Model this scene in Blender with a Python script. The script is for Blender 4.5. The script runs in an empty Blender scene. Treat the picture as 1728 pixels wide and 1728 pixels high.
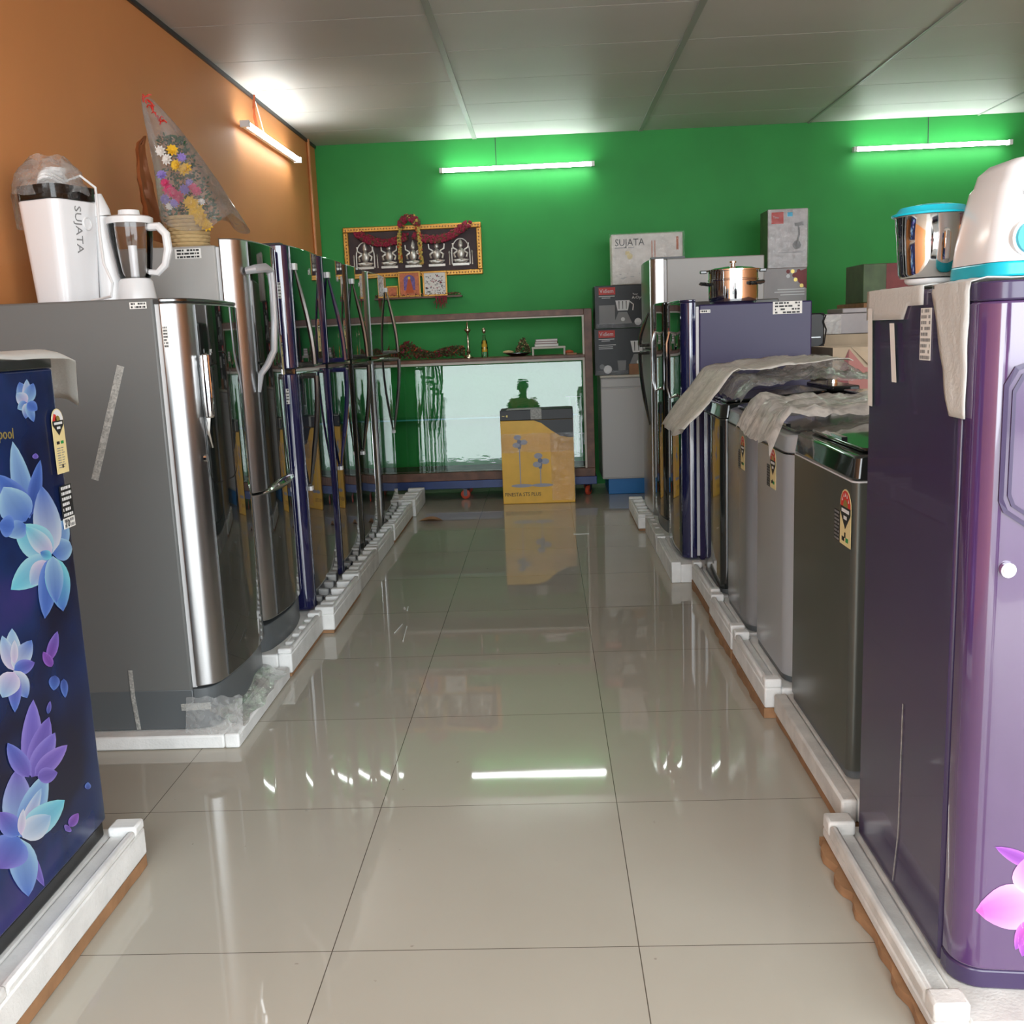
import bpy, bmesh, math, random
from mathutils import Vector, Matrix, noise
random.seed(7)
PI = math.pi
COL = bpy.context.scene.collection

# ------------------------------------------------------------------ materials
MATS = {}
def mat(name, col=(.5,.5,.5), rough=.5, metal=0, ior=1.5, coat=0, trans=0, alpha=1, emis=None, estr=0,
        bump=0, bscale=40, bdist=.002, vary=0, vscale=5, spec=.5, brushed=False, vcol=None, aniso=0):
    if name in MATS: return MATS[name]
    m = bpy.data.materials.new(name); m.use_nodes = True
    nt = m.node_tree; p = nt.nodes['Principled BSDF']
    p.inputs['Base Color'].default_value = (*col, 1)
    p.inputs['Roughness'].default_value = rough
    p.inputs['Metallic'].default_value = metal
    p.inputs['IOR'].default_value = ior
    p.inputs['Specular IOR Level'].default_value = spec
    p.inputs['Coat Weight'].default_value = coat
    p.inputs['Coat Roughness'].default_value = .03
    p.inputs['Transmission Weight'].default_value = trans
    p.inputs['Alpha'].default_value = alpha
    if emis:
        p.inputs['Emission Color'].default_value = (*emis, 1); p.inputs['Emission Strength'].default_value = estr
    tc = None
    def coords(sc=(1,1,1)):
        t = nt.nodes.new('ShaderNodeTexCoord'); mp = nt.nodes.new('ShaderNodeMapping')
        mp.inputs['Scale'].default_value = sc
        nt.links.new(t.outputs['Object'], mp.inputs['Vector']); return mp.outputs['Vector']
    if bump:
        n = nt.nodes.new('ShaderNodeTexNoise'); n.inputs['Scale'].default_value = bscale; n.inputs['Detail'].default_value = 4
        nt.links.new(coords((1,1,.03) if brushed else (1,1,1)), n.inputs['Vector'])
        b = nt.nodes.new('ShaderNodeBump'); b.inputs['Strength'].default_value = bump; b.inputs['Distance'].default_value = bdist
        nt.links.new(n.outputs['Fac'], b.inputs['Height']); nt.links.new(b.outputs['Normal'], p.inputs['Normal'])
    if vary:
        n = nt.nodes.new('ShaderNodeTexNoise'); n.inputs['Scale'].default_value = vscale; n.inputs['Detail'].default_value = 5
        nt.links.new(coords(), n.inputs['Vector'])
        r = nt.nodes.new('ShaderNodeMapRange'); r.inputs['From Min'].default_value = .3; r.inputs['From Max'].default_value = .7
        r.inputs['To Min'].default_value = 1-vary; r.inputs['To Max'].default_value = 1+vary*.6
        mx = nt.nodes.new('ShaderNodeVectorMath'); mx.operation = 'SCALE'; mx.inputs[0].default_value = col
        nt.links.new(n.outputs['Fac'], r.inputs['Value']); nt.links.new(r.outputs['Result'], mx.inputs['Scale'])
        nt.links.new(mx.outputs['Vector'], p.inputs['Base Color'])
    if vcol:
        a = nt.nodes.new('ShaderNodeVertexColor'); a.layer_name = vcol
        nt.links.new(a.outputs['Color'], p.inputs['Base Color'])
    MATS[name] = m
    return m

M = dict(
 grey_side = mat('grey_side', (.135,.137,.132), .42, bump=.05, bscale=600, bdist=.0005),
 grey_side_light = mat('grey_side_light', (.40,.39,.37), .4),
 plinth = mat('plinth', (.10,.11,.115), .38),
 steel = mat('steel', (.50,.50,.50), .30, metal=1, bump=.12, bscale=260, bdist=.0004, brushed=True),
 steel_dark = mat('steel_dark', (.20,.205,.205), .24, metal=1, bump=.1, bscale=260, bdist=.0004, brushed=True),
 chrome = mat('chrome', (.8,.8,.8), .06, metal=1),
 black_glass = mat('black_glass', (.012,.014,.013), .035, ior=1.95, coat=.5),
 navy = mat('navy', (.012,.013,.065), .06, ior=1.7, coat=1),
 navy_glass = mat('navy_glass', (.006,.007,.02), .03, ior=1.95, coat=.5),
 blue_print = mat('blue_print', (.008,.016,.075), .22, ior=1.45, vary=.35, vscale=7),
 purple = mat('purple', (.075,.032,.11), .12, ior=1.75, coat=1, vary=.15, vscale=3),
 purple_side = mat('purple_side', (.045,.028,.080), .24, ior=1.5, coat=.25),
 purple_side_far = mat('purple_side_far', (.035,.026,.085), .34, ior=1.4, bump=.02, bscale=3, bdist=.01),
 gasket = mat('gasket', (.62,.62,.62), .5),
 black = mat('black_plastic', (.02,.02,.02), .35),
 black_gloss = mat('black_gloss', (.015,.017,.016), .08, coat=.6),
 white_pl = mat('white_plastic', (.82,.82,.82), .28),
 white_glossy = mat('white_glossy', (.88,.88,.89), .15),
 cyan = mat('cyan_plastic', (.01,.55,.72), .25),
 silver_paint = mat('silver_paint', (.36,.36,.37), .25, metal=.5),
 silver_paint_light = mat('silver_paint_light', (.50,.51,.53), .3, metal=.4),
 olive = mat('olive_metal', (.085,.088,.075), .30, metal=.3),
 foam = mat('polystyrene', (.80,.80,.78), .75, bump=.5, bscale=160, bdist=.002, vary=.12, vscale=12),
 foam_dirty = mat('polystyrene_grey', (.66,.64,.60), .75, bump=.5, bscale=160, bdist=.002, vary=.2, vscale=12),
 card = mat('cardboard', (.34,.18,.085), .8, vary=.25, vscale=18),
 card_light = mat('cardboard_light', (.50,.40,.28), .8, vary=.1, vscale=10),
 card_in = mat('cardboard_red', (.45,.19,.17), .7),
 paper = mat('paper', (.80,.79,.75), .6),
 cream = mat('label_cream', (.82,.68,.34), .5),
 red = mat('red_ink', (.62,.04,.03), .5),
 green_ink = mat('green_ink', (.03,.30,.08), .5),
 black_ink = mat('black_ink', (.02,.02,.02), .5),
 grey_ink = mat('grey_ink', (.25,.25,.25), .5),
 white_ink = mat('white_ink', (.8,.8,.8), .5),
 gold_ink = mat('gold_ink', (.55,.42,.12), .35, metal=.6),
 wood = mat('brown_wood', (.17,.075,.045), .45, vary=.4, vscale=14),
 wood_light = mat('light_wood', (.36,.17,.08), .6, vary=.3, vscale=14),
 wood_edge = mat('pale_beading', (.62,.58,.5), .5),
 glass_edge = mat('glass_edge', (.10,.42,.40), .2),
 blue_paint = mat('blue_paint', (.018,.05,.20), .4, vary=.25),
 bright_blue = mat('bright_blue', (.01,.17,.47), .4),
 rubber_red = mat('orange_wheel', (.55,.07,.03), .5),
 dark_metal = mat('dark_metal', (.05,.05,.055), .4, metal=.6),
 yellow = mat('yellow_carton', (.88,.50,.05), .40, bump=.2, bscale=55, bdist=.003, vary=.08, vscale=9),
 carton_black = mat('black_carton', (.014,.016,.018), .45, bump=.2, bscale=30, bdist=.002),
 carton_grey = mat('grey_carton', (.36,.33,.33), .4, bump=.3, bscale=40, bdist=.002, vary=.15),
 carton_silver = mat('silver_carton', (.55,.51,.50), .25, bump=.6, bscale=28, bdist=.006, vary=.2, vscale=20),
 carton_white = mat('white_carton', (.70,.63,.56), .3, bump=.45, bscale=30, bdist=.004, vary=.12, vscale=20),
 carton_olive = mat('olive_carton', (.075,.13,.05), .5, vary=.3, vscale=12),
 carton_maroon = mat('maroon_carton', (.22,.03,.03), .5, vary=.2, vscale=12),
 cabinet_grey = mat('grey_laminate', (.50,.49,.48), .35),
 gold = mat('gold_frame', (.58,.30,.06), .35, metal=.55, bump=.5, bscale=90, bdist=.003),
 silver_relief = mat('silver_relief', (.55,.53,.48), .35, metal=.6, bump=.4, bscale=160, bdist=.002),
 backing = mat('maroon_backing', (.035,.012,.014), .55, vary=.3, vscale=20),
 garland = mat('red_garland', (.30,.015,.05), .7, vary=.4, vscale=90),
 garland_dry = mat('dried_flowers', (.13,.075,.035), .85, vary=.5, vscale=60),
 leaf_dry = mat('dried_leaves', (.07,.12,.035), .8, vary=.4, vscale=60),
 garland_yellow = mat('yellow_buds', (.55,.42,.10), .7, vary=.4, vscale=90),
 garland_orange = mat('orange_buds', (.50,.10,.03), .7),
 brass = mat('brass', (.55,.45,.33), .25, metal=1),
 wicker = mat('wicker', (.62,.45,.22), .6, bump=.5, bscale=60),
 leaf = mat('leaf_green', (.03,.10,.03), .6, vary=.4, vscale=60),
 petal_y = mat('yellow_petals', (.80,.50,.03), .6),
 petal_p = mat('pink_petals', (.62,.05,.16), .6),
 petal_v = mat('violet_petals', (.30,.22,.55), .6),
 petal_w = mat('white_petals', (.8,.75,.7), .6),
 ribbon = mat('red_ribbon', (.65,.03,.02), .35),
 brown_paper = mat('brown_wrap', (.30,.10,.035), .4, metal=.2, bump=.3, bscale=20),
 orange_light = mat('orange_print', (.60,.17,.07), .5, vary=.3, vscale=50),
 violet_print = mat('violet_print', (.16,.10,.34), .5, vary=.4, vscale=60),
 skin = mat('skin', (.16,.08,.05), .5),
 hair = mat('hair', (.01,.008,.007), .5),
 pipe = mat('orange_conduit', (.55,.21,.06), .4),
 phone = mat('phone_black', (.015,.015,.018), .2),
 teal_panel = mat('teal_mirror', (.02,.16,.24), .08, metal=.8),
)

def film_mat(name, col=(.8,.8,.78), opacity=.35, rough=.15, bump=.8, bscale=18, gloss=.5):
    m = bpy.data.materials.new(name); m.use_nodes = True; nt = m.node_tree; nt.nodes.clear()
    out = nt.nodes.new('ShaderNodeOutputMaterial')
    tr = nt.nodes.new('ShaderNodeBsdfTransparent'); tr.inputs[0].default_value = (.97,.97,.97,1)
    df = nt.nodes.new('ShaderNodeBsdfDiffuse'); df.inputs[0].default_value = (*col,1)
    tl = nt.nodes.new('ShaderNodeBsdfTranslucent'); tl.inputs[0].default_value = (*col,1)
    gl = nt.nodes.new('ShaderNodeBsdfGlossy'); gl.inputs['Roughness'].default_value = rough
    fr = nt.nodes.new('ShaderNodeFresnel'); fr.inputs[0].default_value = 1.5
    a = nt.nodes.new('ShaderNodeMixShader'); a.inputs[0].default_value = .4
    nt.links.new(df.outputs[0], a.inputs[1]); nt.links.new(tl.outputs[0], a.inputs[2])
    b = nt.nodes.new('ShaderNodeMixShader')
    nt.links.new(tr.outputs[0], b.inputs[1]); nt.links.new(a.outputs[0], b.inputs[2])
    c = nt.nodes.new('ShaderNodeMixShader'); gm = nt.nodes.new('ShaderNodeMath'); gm.operation='MULTIPLY'; gm.inputs[1].default_value=gloss
    nt.links.new(fr.outputs[0], gm.inputs[0]); nt.links.new(gm.outputs[0], c.inputs[0])
    nt.links.new(b.outputs[0], c.inputs[1]); nt.links.new(gl.outputs[0], c.inputs[2])
    nt.links.new(c.outputs[0], out.inputs[0])
    n = nt.nodes.new('ShaderNodeTexNoise'); n.inputs['Scale'].default_value = bscale; n.inputs['Detail'].default_value = 5
    n.inputs['Distortion'].default_value = 1.5
    t = nt.nodes.new('ShaderNodeTexCoord'); nt.links.new(t.outputs['Object'], n.inputs['Vector'])
    mr = nt.nodes.new('ShaderNodeMapRange'); mr.inputs['From Min'].default_value=.3; mr.inputs['From Max'].default_value=.7
    mr.inputs['To Min'].default_value = opacity*.6; mr.inputs['To Max'].default_value = min(1, opacity*1.4)
    nt.links.new(n.outputs['Fac'], mr.inputs['Value']); nt.links.new(mr.outputs['Result'], b.inputs[0])
    bp = nt.nodes.new('ShaderNodeBump'); bp.inputs['Strength'].default_value = bump; bp.inputs['Distance'].default_value = .01
    nt.links.new(n.outputs['Fac'], bp.inputs['Height'])
    for s in (gl, df): nt.links.new(bp.outputs[0], s.inputs['Normal'])
    nt.links.new(bp.outputs[0], fr.inputs['Normal'])
    return m
M['film'] = film_mat('clear_film', (.95,.93,.88), .78, bump=.5, gloss=.4)
M['film_thin'] = film_mat('thin_film', (.92,.92,.90), .26, bump=.5, bscale=30)
M['cello'] = film_mat('cellophane', (.6,.6,.6), .25, rough=.08, bscale=25)
M['tape'] = film_mat('tape', (.72,.71,.66), .75, bump=.3, bscale=80)
M['foam_sheet'] = film_mat('foam_sheet', (.84,.84,.81), 1.7, rough=.6, bump=.3, bscale=60, gloss=.15)
M['wrap'] = film_mat('stretch_wrap', (.9,.9,.9), .07, rough=.08, bump=1.0, bscale=32, gloss=1.2)

def glass_mat(name, tint, rough=0, bump=0, refl_ior=1.5):
    m = bpy.data.materials.new(name); m.use_nodes = True; nt = m.node_tree; nt.nodes.clear()
    out = nt.nodes.new('ShaderNodeOutputMaterial')
    tr = nt.nodes.new('ShaderNodeBsdfTransparent'); tr.inputs[0].default_value = (*tint,1)
    gl = nt.nodes.new('ShaderNodeBsdfGlossy'); gl.inputs['Roughness'].default_value = rough
    fr = nt.nodes.new('ShaderNodeFresnel'); fr.inputs[0].default_value = refl_ior
    mx = nt.nodes.new('ShaderNodeMixShader')
    nt.links.new(fr.outputs[0], mx.inputs[0]); nt.links.new(tr.outputs[0], mx.inputs[1]); nt.links.new(gl.outputs[0], mx.inputs[2])
    nt.links.new(mx.outputs[0], out.inputs[0])
    if bump:
        n = nt.nodes.new('ShaderNodeTexNoise'); n.inputs['Scale'].default_value = 5; n.inputs['Detail'].default_value = 3
        t = nt.nodes.new('ShaderNodeTexCoord'); mp = nt.nodes.new('ShaderNodeMapping'); mp.inputs['Scale'].default_value=(1,1,4)
        nt.links.new(t.outputs['Object'], mp.inputs['Vector']); nt.links.new(mp.outputs[0], n.inputs['Vector'])
        bp = nt.nodes.new('ShaderNodeBump'); bp.inputs['Strength'].default_value = bump; bp.inputs['Distance'].default_value = .004
        nt.links.new(n.outputs['Fac'], bp.inputs['Height']); nt.links.new(bp.outputs[0], gl.inputs['Normal'])
    return m
M['pane'] = glass_mat('pane_glass', (.86,.96,.91), 0, .05, 1.6)
M['shelf_glass'] = glass_mat('shelf_glass', (.75,.95,.9))
M['jar_glass'] = glass_mat('jar_glass', (.95,.95,.95), .02, 0, 1.4)
M['smoke'] = glass_mat('smoke_plastic', (.30,.30,.30), .05)

# ------------------------------------------------------------------ mesh builder
class MB:
    def __init__(s): s.v=[]; s.f=[]; s.m=[]; s.c=[]
    def add(s, vs, fs, mi=0, cols=None):
        b=len(s.v); s.v += [tuple(v) for v in vs]
        s.f += [tuple(b+i for i in f) for f in fs]; s.m += [mi]*len(fs)
        if cols: s.c += cols
        elif s.c: s.c += [(1,1,1)]*len(vs)
        return s
    def box(s, x0,x1,y0,y1,z0,z1, mi=0):
        vs=[(x,y,z) for x in (x0,x1) for y in (y0,y1) for z in (z0,z1)]
        return s.add(vs,[(0,1,3,2),(4,6,7,5),(0,4,5,1),(2,3,7,6),(0,2,6,4),(1,5,7,3)],mi)
    def hexa(s, bot, top, mi=0):           # bottom loop and top loop of equal length
        n=len(bot); vs=list(bot)+list(top)
        fs=[tuple(reversed(range(n))), tuple(range(n,2*n))]+[(i,(i+1)%n,n+(i+1)%n,n+i) for i in range(n)]
        return s.add(vs,fs,mi)
    def prism(s, pts, a0, a1, axis='z', mi=0):
        def P(p,a):
            return {'z':(p[0],p[1],a),'y':(p[0],a,p[1]),'x':(a,p[0],p[1])}[axis]
        return s.hexa([P(p,a0) for p in pts],[P(p,a1) for p in pts],mi)
    def tube(s, path, r, n=8, mi=0, closed=False, cap=True, flat=None):
        P=[Vector(p) for p in path]; N=len(P); rings=[]
        up=None
        for i,p in enumerate(P):
            if closed: d=P[(i+1)%N]-P[i-1]
            else: d=P[min(i+1,N-1)]-P[max(i-1,0)]
            if d.length<1e-9: d=Vector((0,0,1))
            d.normalize()
            if up is None:
                up=Vector((0,0,1)) if abs(d.z)<.9 else Vector((1,0,0))
            a=d.cross(up)
            if a.length<1e-6: a=d.cross(Vector((0,1,0)))
            a.normalize(); b=a.cross(d).normalized(); up=b
            rr=r[i] if isinstance(r,(list,tuple)) else r
            f=flat if flat else 1
            rings.append([p+a*rr*math.cos(t)+b*rr*f*math.sin(t) for t in [2*PI*k/n for k in range(n)]])
        vs=[v for ring in rings for v in ring]; fs=[]
        for i in range(N if closed else N-1):
            j=(i+1)%N
            for k in range(n):
                fs.append((i*n+k,j*n+k,j*n+(k+1)%n,i*n+(k+1)%n))
        if cap and not closed: fs += [tuple(range(n)), tuple(reversed(range((N-1)*n,N*n)))]
        return s.add(vs,fs,mi)
    def lathe(s, prof, c=(0,0,0), n=24, mi=0, squash=1):
        vs=[]; fs=[]
        for r,z in prof:
            for k in range(n):
                t=2*PI*k/n; vs.append((c[0]+r*math.cos(t), c[1]+squash*r*math.sin(t), c[2]+z))
        for i in range(len(prof)-1):
            for k in range(n):
                fs.append((i*n+k,i*n+(k+1)%n,(i+1)*n+(k+1)%n,(i+1)*n+k))
        if prof[0][0]>1e-5: fs.append(tuple(reversed(range(n))))
        if prof[-1][0]>1e-5: fs.append(tuple(range((len(prof)-1)*n,len(prof)*n)))
        return s.add(vs,fs,mi)
    def ball(s, c, r, n=6, mi=0, sc=(1,1,1)):
        vs=[(c[0],c[1],c[2]-r*sc[2])]; m=max(3,n//2+1)
        for i in range(1,m):
            p=-PI/2+PI*i/m
            for k in range(n):
                t=2*PI*k/n; vs.append((c[0]+r*sc[0]*math.cos(p)*math.cos(t),c[1]+r*sc[1]*math.cos(p)*math.sin(t),c[2]+r*sc[2]*math.sin(p)))
        vs.append((c[0],c[1],c[2]+r*sc[2])); L=len(vs)-1; fs=[]
        for k in range(n): fs.append((0,1+(k+1)%n,1+k)); fs.append((L,L-n+k,L-n+(k+1)%n))
        for i in range(m-2):
            for k in range(n): a=1+i*n; fs.append((a+k,a+(k+1)%n,a+n+(k+1)%n,a+n+k))
        return s.add(vs,fs,mi)
    def grid(s, fn, nu, nv, mi=0):
        vs=[fn(i/nu,j/nv) for i in range(nu+1) for j in range(nv+1)]
        fs=[(i*(nv+1)+j,(i+1)*(nv+1)+j,(i+1)*(nv+1)+j+1,i*(nv+1)+j+1) for i in range(nu) for j in range(nv)]
        return s.add(vs,fs,mi)
    def disc(s, c, r, axis='x', n=16, mi=0, t=.001, ry=None):
        ry=ry or r
        pts=[(r*math.cos(2*PI*k/n), ry*math.sin(2*PI*k/n)) for k in range(n)]
        i={'x':0,'y':1,'z':2}[axis]; o=[j for j in range(3) if j!=i]
        def P(p,a):
            v=[0,0,0]; v[i]=c[i]+a; v[o[0]]=c[o[0]]+p[0]; v[o[1]]=c[o[1]]+p[1]; return tuple(v)
        return s.hexa([P(p,-t/2) for p in pts],[P(p,t/2) for p in pts],mi)
    def build(s, name, mats, parent=None, bevel=0, seg=2, smooth=35, loc=None, rot=None, label=None, solid=0):
        if not isinstance(mats,(list,tuple)): mats=[mats]
        me=bpy.data.meshes.new(name); me.from_pydata(s.v,[],s.f)
        for m in mats: me.materials.append(M[m] if isinstance(m,str) else m)
        for p,mi in zip(me.polygons,s.m): p.material_index=mi
        if s.c:
            ca=me.color_attributes.new('Col','FLOAT_COLOR','POINT')
            for i,c in enumerate(s.c[:len(s.v)]): ca.data[i].color=(*c,1)
        bm=bmesh.new(); bm.from_mesh(me); bmesh.ops.recalc_face_normals(bm, faces=bm.faces); bm.to_mesh(me); bm.free()
        if smooth:
            me.polygons.foreach_set('use_smooth',[True]*len(me.polygons)); me.set_sharp_from_angle(angle=math.radians(smooth))
        o=bpy.data.objects.new(name,me); COL.objects.link(o)
        if parent: o.parent=parent
        if loc: o.location=loc
        if rot: o.rotation_euler=rot
        if label: o['label']=label
        if solid:
            md=o.modifiers.new('Thickness','SOLIDIFY'); md.thickness=solid; md.offset=0
        if bevel:
            md=o.modifiers.new('Bevel','BEVEL'); md.width=bevel; md.segments=seg; md.limit_method='ANGLE'; md.angle_limit=math.radians(40)
            md.harden_normals=False
        return o

def tag(o, label, cat, group=None, kind=None):
    o['label']=label
    if cat: o['category']=cat
    if group: o['group']=group
    if kind: o['kind']=kind
    return o
def thing(name, label, cat, loc=(0,0,0), rotz=0, group=None):
    o=bpy.data.objects.new(name,None); COL.objects.link(o); o.empty_display_size=.1
    o.location=loc; o.rotation_euler=(0,0,rotz)
    return tag(o,label,cat,group)
def struct(o): o['kind']='structure'; return o

_txt={}
def text(s_, size, name, m, parent, loc, rot, depth=.0006, label=None, align='LEFT', sx=1):
    cu=bpy.data.curves.new(name,'FONT'); cu.body=s_; cu.size=size; cu.extrude=depth/2; cu.align_x=align; cu.resolution_u=2
    ob=bpy.data.objects.new('tmp',cu); COL.objects.link(ob)
    dg=bpy.context.evaluated_depsgraph_get(); dg.update()
    me=bpy.data.meshes.new_from_object(ob.evaluated_get(dg))
    bpy.data.objects.remove(ob); bpy.data.curves.remove(cu)
    me.materials.clear(); me.materials.append(M[m])
    for v in me.vertices: v.co.x*=sx
    o=bpy.data.objects.new(name,me); COL.objects.link(o); o.parent=parent; o.location=loc; o.rotation_euler=rot
    if label: o['label']=label
    return o
def rrect(x0,x1,y0,y1,r,n=5):
    pts=[]
    for cx,cy,a in ((x1-r,y1-r,0),(x0+r,y1-r,90),(x0+r,y0+r,180),(x1-r,y0+r,270)):
        for k in range(n+1):
            t=math.radians(a+90*k/n); pts.append((cx+r*math.cos(t),cy+r*math.sin(t)))
    return pts

# ------------------------------------------------------------------ camera
R0=[[0.9987405, 0.0313468, -0.0391755], [0.0329343, 0.1794481, 0.983216], [-0.0378506, 0.9832679, -0.1781897]]
cam=bpy.data.cameras.new('camera'); co=bpy.data.objects.new('camera',cam); COL.objects.link(co)
cam.sensor_width=36; cam.lens=1681.88/1728*36; cam.clip_start=.03
mw=Matrix.Identity(4)
for i in range(3):
    mw[i][0]=R0[0][i]; mw[i][1]=R0[1][i]; mw[i][2]=-R0[2][i]
mw[2][3]=1.1832
co.matrix_world=mw
bpy.context.scene.camera=co

# ------------------------------------------------------------------ setting
XL,XR,YB,YF,H=-1.64,4.34,7.64,-1.0,2.58
def floor_mat():
    m=bpy.data.materials.new('vitrified_tiles'); m.use_nodes=True; nt=m.node_tree; p=nt.nodes['Principled BSDF']; L=nt.links.new
    t=nt.nodes.new('ShaderNodeTexCoord'); mp=nt.nodes.new('ShaderNodeMapping')
    mp.inputs['Location'].default_value=(-.145/.6,-1.7584/.6,0); mp.inputs['Scale'].default_value=(1/.6,1/.6,1)
    L(t.outputs['Object'],mp.inputs['Vector'])
    sx=nt.nodes.new('ShaderNodeSeparateXYZ'); L(mp.outputs[0],sx.inputs[0])
    def line(out):
        f=nt.nodes.new('ShaderNodeMath'); f.operation='FRACT'; L(out,f.inputs[0])
        a=nt.nodes.new('ShaderNodeMath'); a.operation='SUBTRACT'; a.inputs[1].default_value=.5; L(f.outputs[0],a.inputs[0])
        b=nt.nodes.new('ShaderNodeMath'); b.operation='ABSOLUTE'; L(a.outputs[0],b.inputs[0])
        c=nt.nodes.new('ShaderNodeMath'); c.operation='GREATER_THAN'; c.inputs[1].default_value=.5-.0017; L(b.outputs[0],c.inputs[0]); return c.outputs[0]
    mxm=nt.nodes.new('ShaderNodeMath'); mxm.operation='MAXIMUM'; L(line(sx.outputs[0]),mxm.inputs[0]); L(line(sx.outputs[1]),mxm.inputs[1])
    fl=nt.nodes.new('ShaderNodeVectorMath'); fl.operation='FLOOR'; L(mp.outputs[0],fl.inputs[0])
    wn=nt.nodes.new('ShaderNodeTexWhiteNoise'); wn.noise_dimensions='3D'; L(fl.outputs[0],wn.inputs['Vector'])
    n=nt.nodes.new('ShaderNodeTexNoise'); n.inputs['Scale'].default_value=3; n.inputs['Detail'].default_value=6; L(t.outputs['Object'],n.inputs['Vector'])
    sp=nt.nodes.new('ShaderNodeTexNoise'); sp.inputs['Scale'].default_value=38; sp.inputs['Detail'].default_value=3; L(t.outputs['Object'],sp.inputs['Vector'])
    spm=nt.nodes.new('ShaderNodeMapRange'); spm.inputs['From Min'].default_value=.74; spm.inputs['From Max'].default_value=.80; L(sp.outputs['Fac'],spm.inputs['Value'])
    base=nt.nodes.new('ShaderNodeMixRGB'); base.inputs[1].default_value=(.43,.395,.325,1); base.inputs[2].default_value=(.48,.45,.38,1); L(n.outputs['Fac'],base.inputs[0])
    tv=nt.nodes.new('ShaderNodeMapRange'); tv.inputs['To Min'].default_value=.95; tv.inputs['To Max'].default_value=1.03; L(wn.outputs['Value'],tv.inputs['Value'])
    sc=nt.nodes.new('ShaderNodeVectorMath'); sc.operation='SCALE'; L(base.outputs[0],sc.inputs[0]); L(tv.outputs[0],sc.inputs['Scale'])
    d=nt.nodes.new('ShaderNodeMixRGB'); d.inputs[2].default_value=(.25,.22,.18,1); L(spm.outputs[0],d.inputs[0]); L(sc.outputs[0],d.inputs[1])
    j=nt.nodes.new('ShaderNodeMixRGB'); j.inputs[2].default_value=(.10,.085,.065,1); L(mxm.outputs[0],j.inputs[0]); L(d.outputs[0],j.inputs[1])
    L(j.outputs[0],p.inputs['Base Color']); p.inputs['IOR'].default_value=1.5
    rr=nt.nodes.new('ShaderNodeMapRange'); rr.inputs['To Min'].default_value=.012; rr.inputs['To Max'].default_value=.045; L(n.outputs['Fac'],rr.inputs['Value']); L(rr.outputs[0],p.inputs['Roughness'])
    b2=nt.nodes.new('ShaderNodeTexNoise'); b2.inputs['Scale'].default_value=2.2; L(t.outputs['Object'],b2.inputs['Vector'])
    bp=nt.nodes.new('ShaderNodeBump'); bp.inputs['Strength'].default_value=.02; bp.inputs['Distance'].default_value=.01; L(b2.outputs['Fac'],bp.inputs['Height']); L(bp.outputs[0],p.inputs['Normal'])
    return m
M['floor']=floor_mat()
# printed backdrop of the blue door: deep blue blotches with hints of violet
m_=M['blue_print']; nt_=m_.node_tree; n_=nt_.nodes.new('ShaderNodeTexNoise'); n_.inputs['Scale'].default_value=4.2; n_.inputs['Detail'].default_value=3
t_=nt_.nodes.new('ShaderNodeTexCoord'); r_=nt_.nodes.new('ShaderNodeValToRGB'); nt_.links.new(t_.outputs['Object'],n_.inputs['Vector']); nt_.links.new(n_.outputs['Fac'],r_.inputs[0])
e_=r_.color_ramp.elements; e_[0].position=.35; e_[0].color=(.008,.009,.032,1); e_[1].position=.72; e_[1].color=(.035,.028,.16,1); q_=r_.color_ramp.elements.new(.55); q_.color=(.010,.026,.11,1)
nt_.links.new(r_.outputs[0],nt_.nodes['Principled BSDF'].inputs['Base Color'])
M['wall_orange']=mat('orange_wall',(.66,.265,.085),.6,bump=.15,bscale=25,vary=.07,vscale=1.3)
M['wall_green']=mat('green_wall',(.022,.32,.055),.6,bump=.25,bscale=45,vary=.10,vscale=2.5)
M['ceiling']=mat('ceiling_panel',(.60,.59,.57),.5,bump=.05,bscale=90,bdist=.0005,vary=.04,vscale=1.5)
M['ceiling_gap']=mat('ceiling_joint',(.12,.12,.11),.6)
M['tbar']=mat('ceiling_bar',(.36,.37,.35),.4)
M['pave']=mat('pavement',(.36,.355,.34),.9,vary=.15)
M['added_wall']=mat('added_wall',(.28,.30,.30),.9,vary=.2)

struct(MB().box(XL-.1,XR+.1,YF-.2,YB+.1,-.1,0).build('floor','floor'))
struct(MB().box(XL-.1,XL,YF,YB+.1,0,H+.1).build('wall_left','wall_orange'))
struct(MB().box(XR,XR+.1,YF,YB+.1,0,H+.1).build('wall_right','wall_orange'))
struct(MB().box(XL,XR,YB,YB+.1,0,H+.1).build('wall_back','wall_green'))
cl=MB().box(XL,XR,YF,YB,H+.006,H+.1,1)
CX0,CW,CY0,CT=-.4596,1.2075,4.735-.0,.6
ys=[CY0+CT*k for k in range(-10,6)]; xs=[XL]+[CX0+CW*k for k in range(0,4)]+[XR]
for a,b in zip(xs[:-1],xs[1:]):
    for c in ys:
        y0=max(YF,c); y1=min(YB,c+CT)
        if y1-y0>.02: cl.box(a+.004,b-.004,y0+.003,y1-.003,H,H+.006,0)
struct(cl.build('ceiling',['ceiling','ceiling_gap'],smooth=0))
for i,x in enumerate(xs[1:-1]):
    w=.016 if i<2 else .007
    struct(MB().box(x-w,x+w,YF,YB-.002,H-.006,H+.002).build('trim_%d'%(i+1),'tbar'))
struct(MB().box(XL,XL+.012,YF,YB-.002,H-.02,H).build('trim_5','dark_metal'))
struct(MB().tube([(XL+.012,YB-.26,H),(XL+.012,YB-.26,1.0)],.012,10).build('trim_6','pipe'))
struct(MB().box(XL-3,XR+3,-10,YF-.2,-.12,-.02).build('pavement','pave'))
struct(MB().box(XL-3,XR+3,-8.2,-8,-.02,.62).build('wall_added','added_wall'))  # unseen low wall, added to end the bright outdoor reflection in the counter glass

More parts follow.
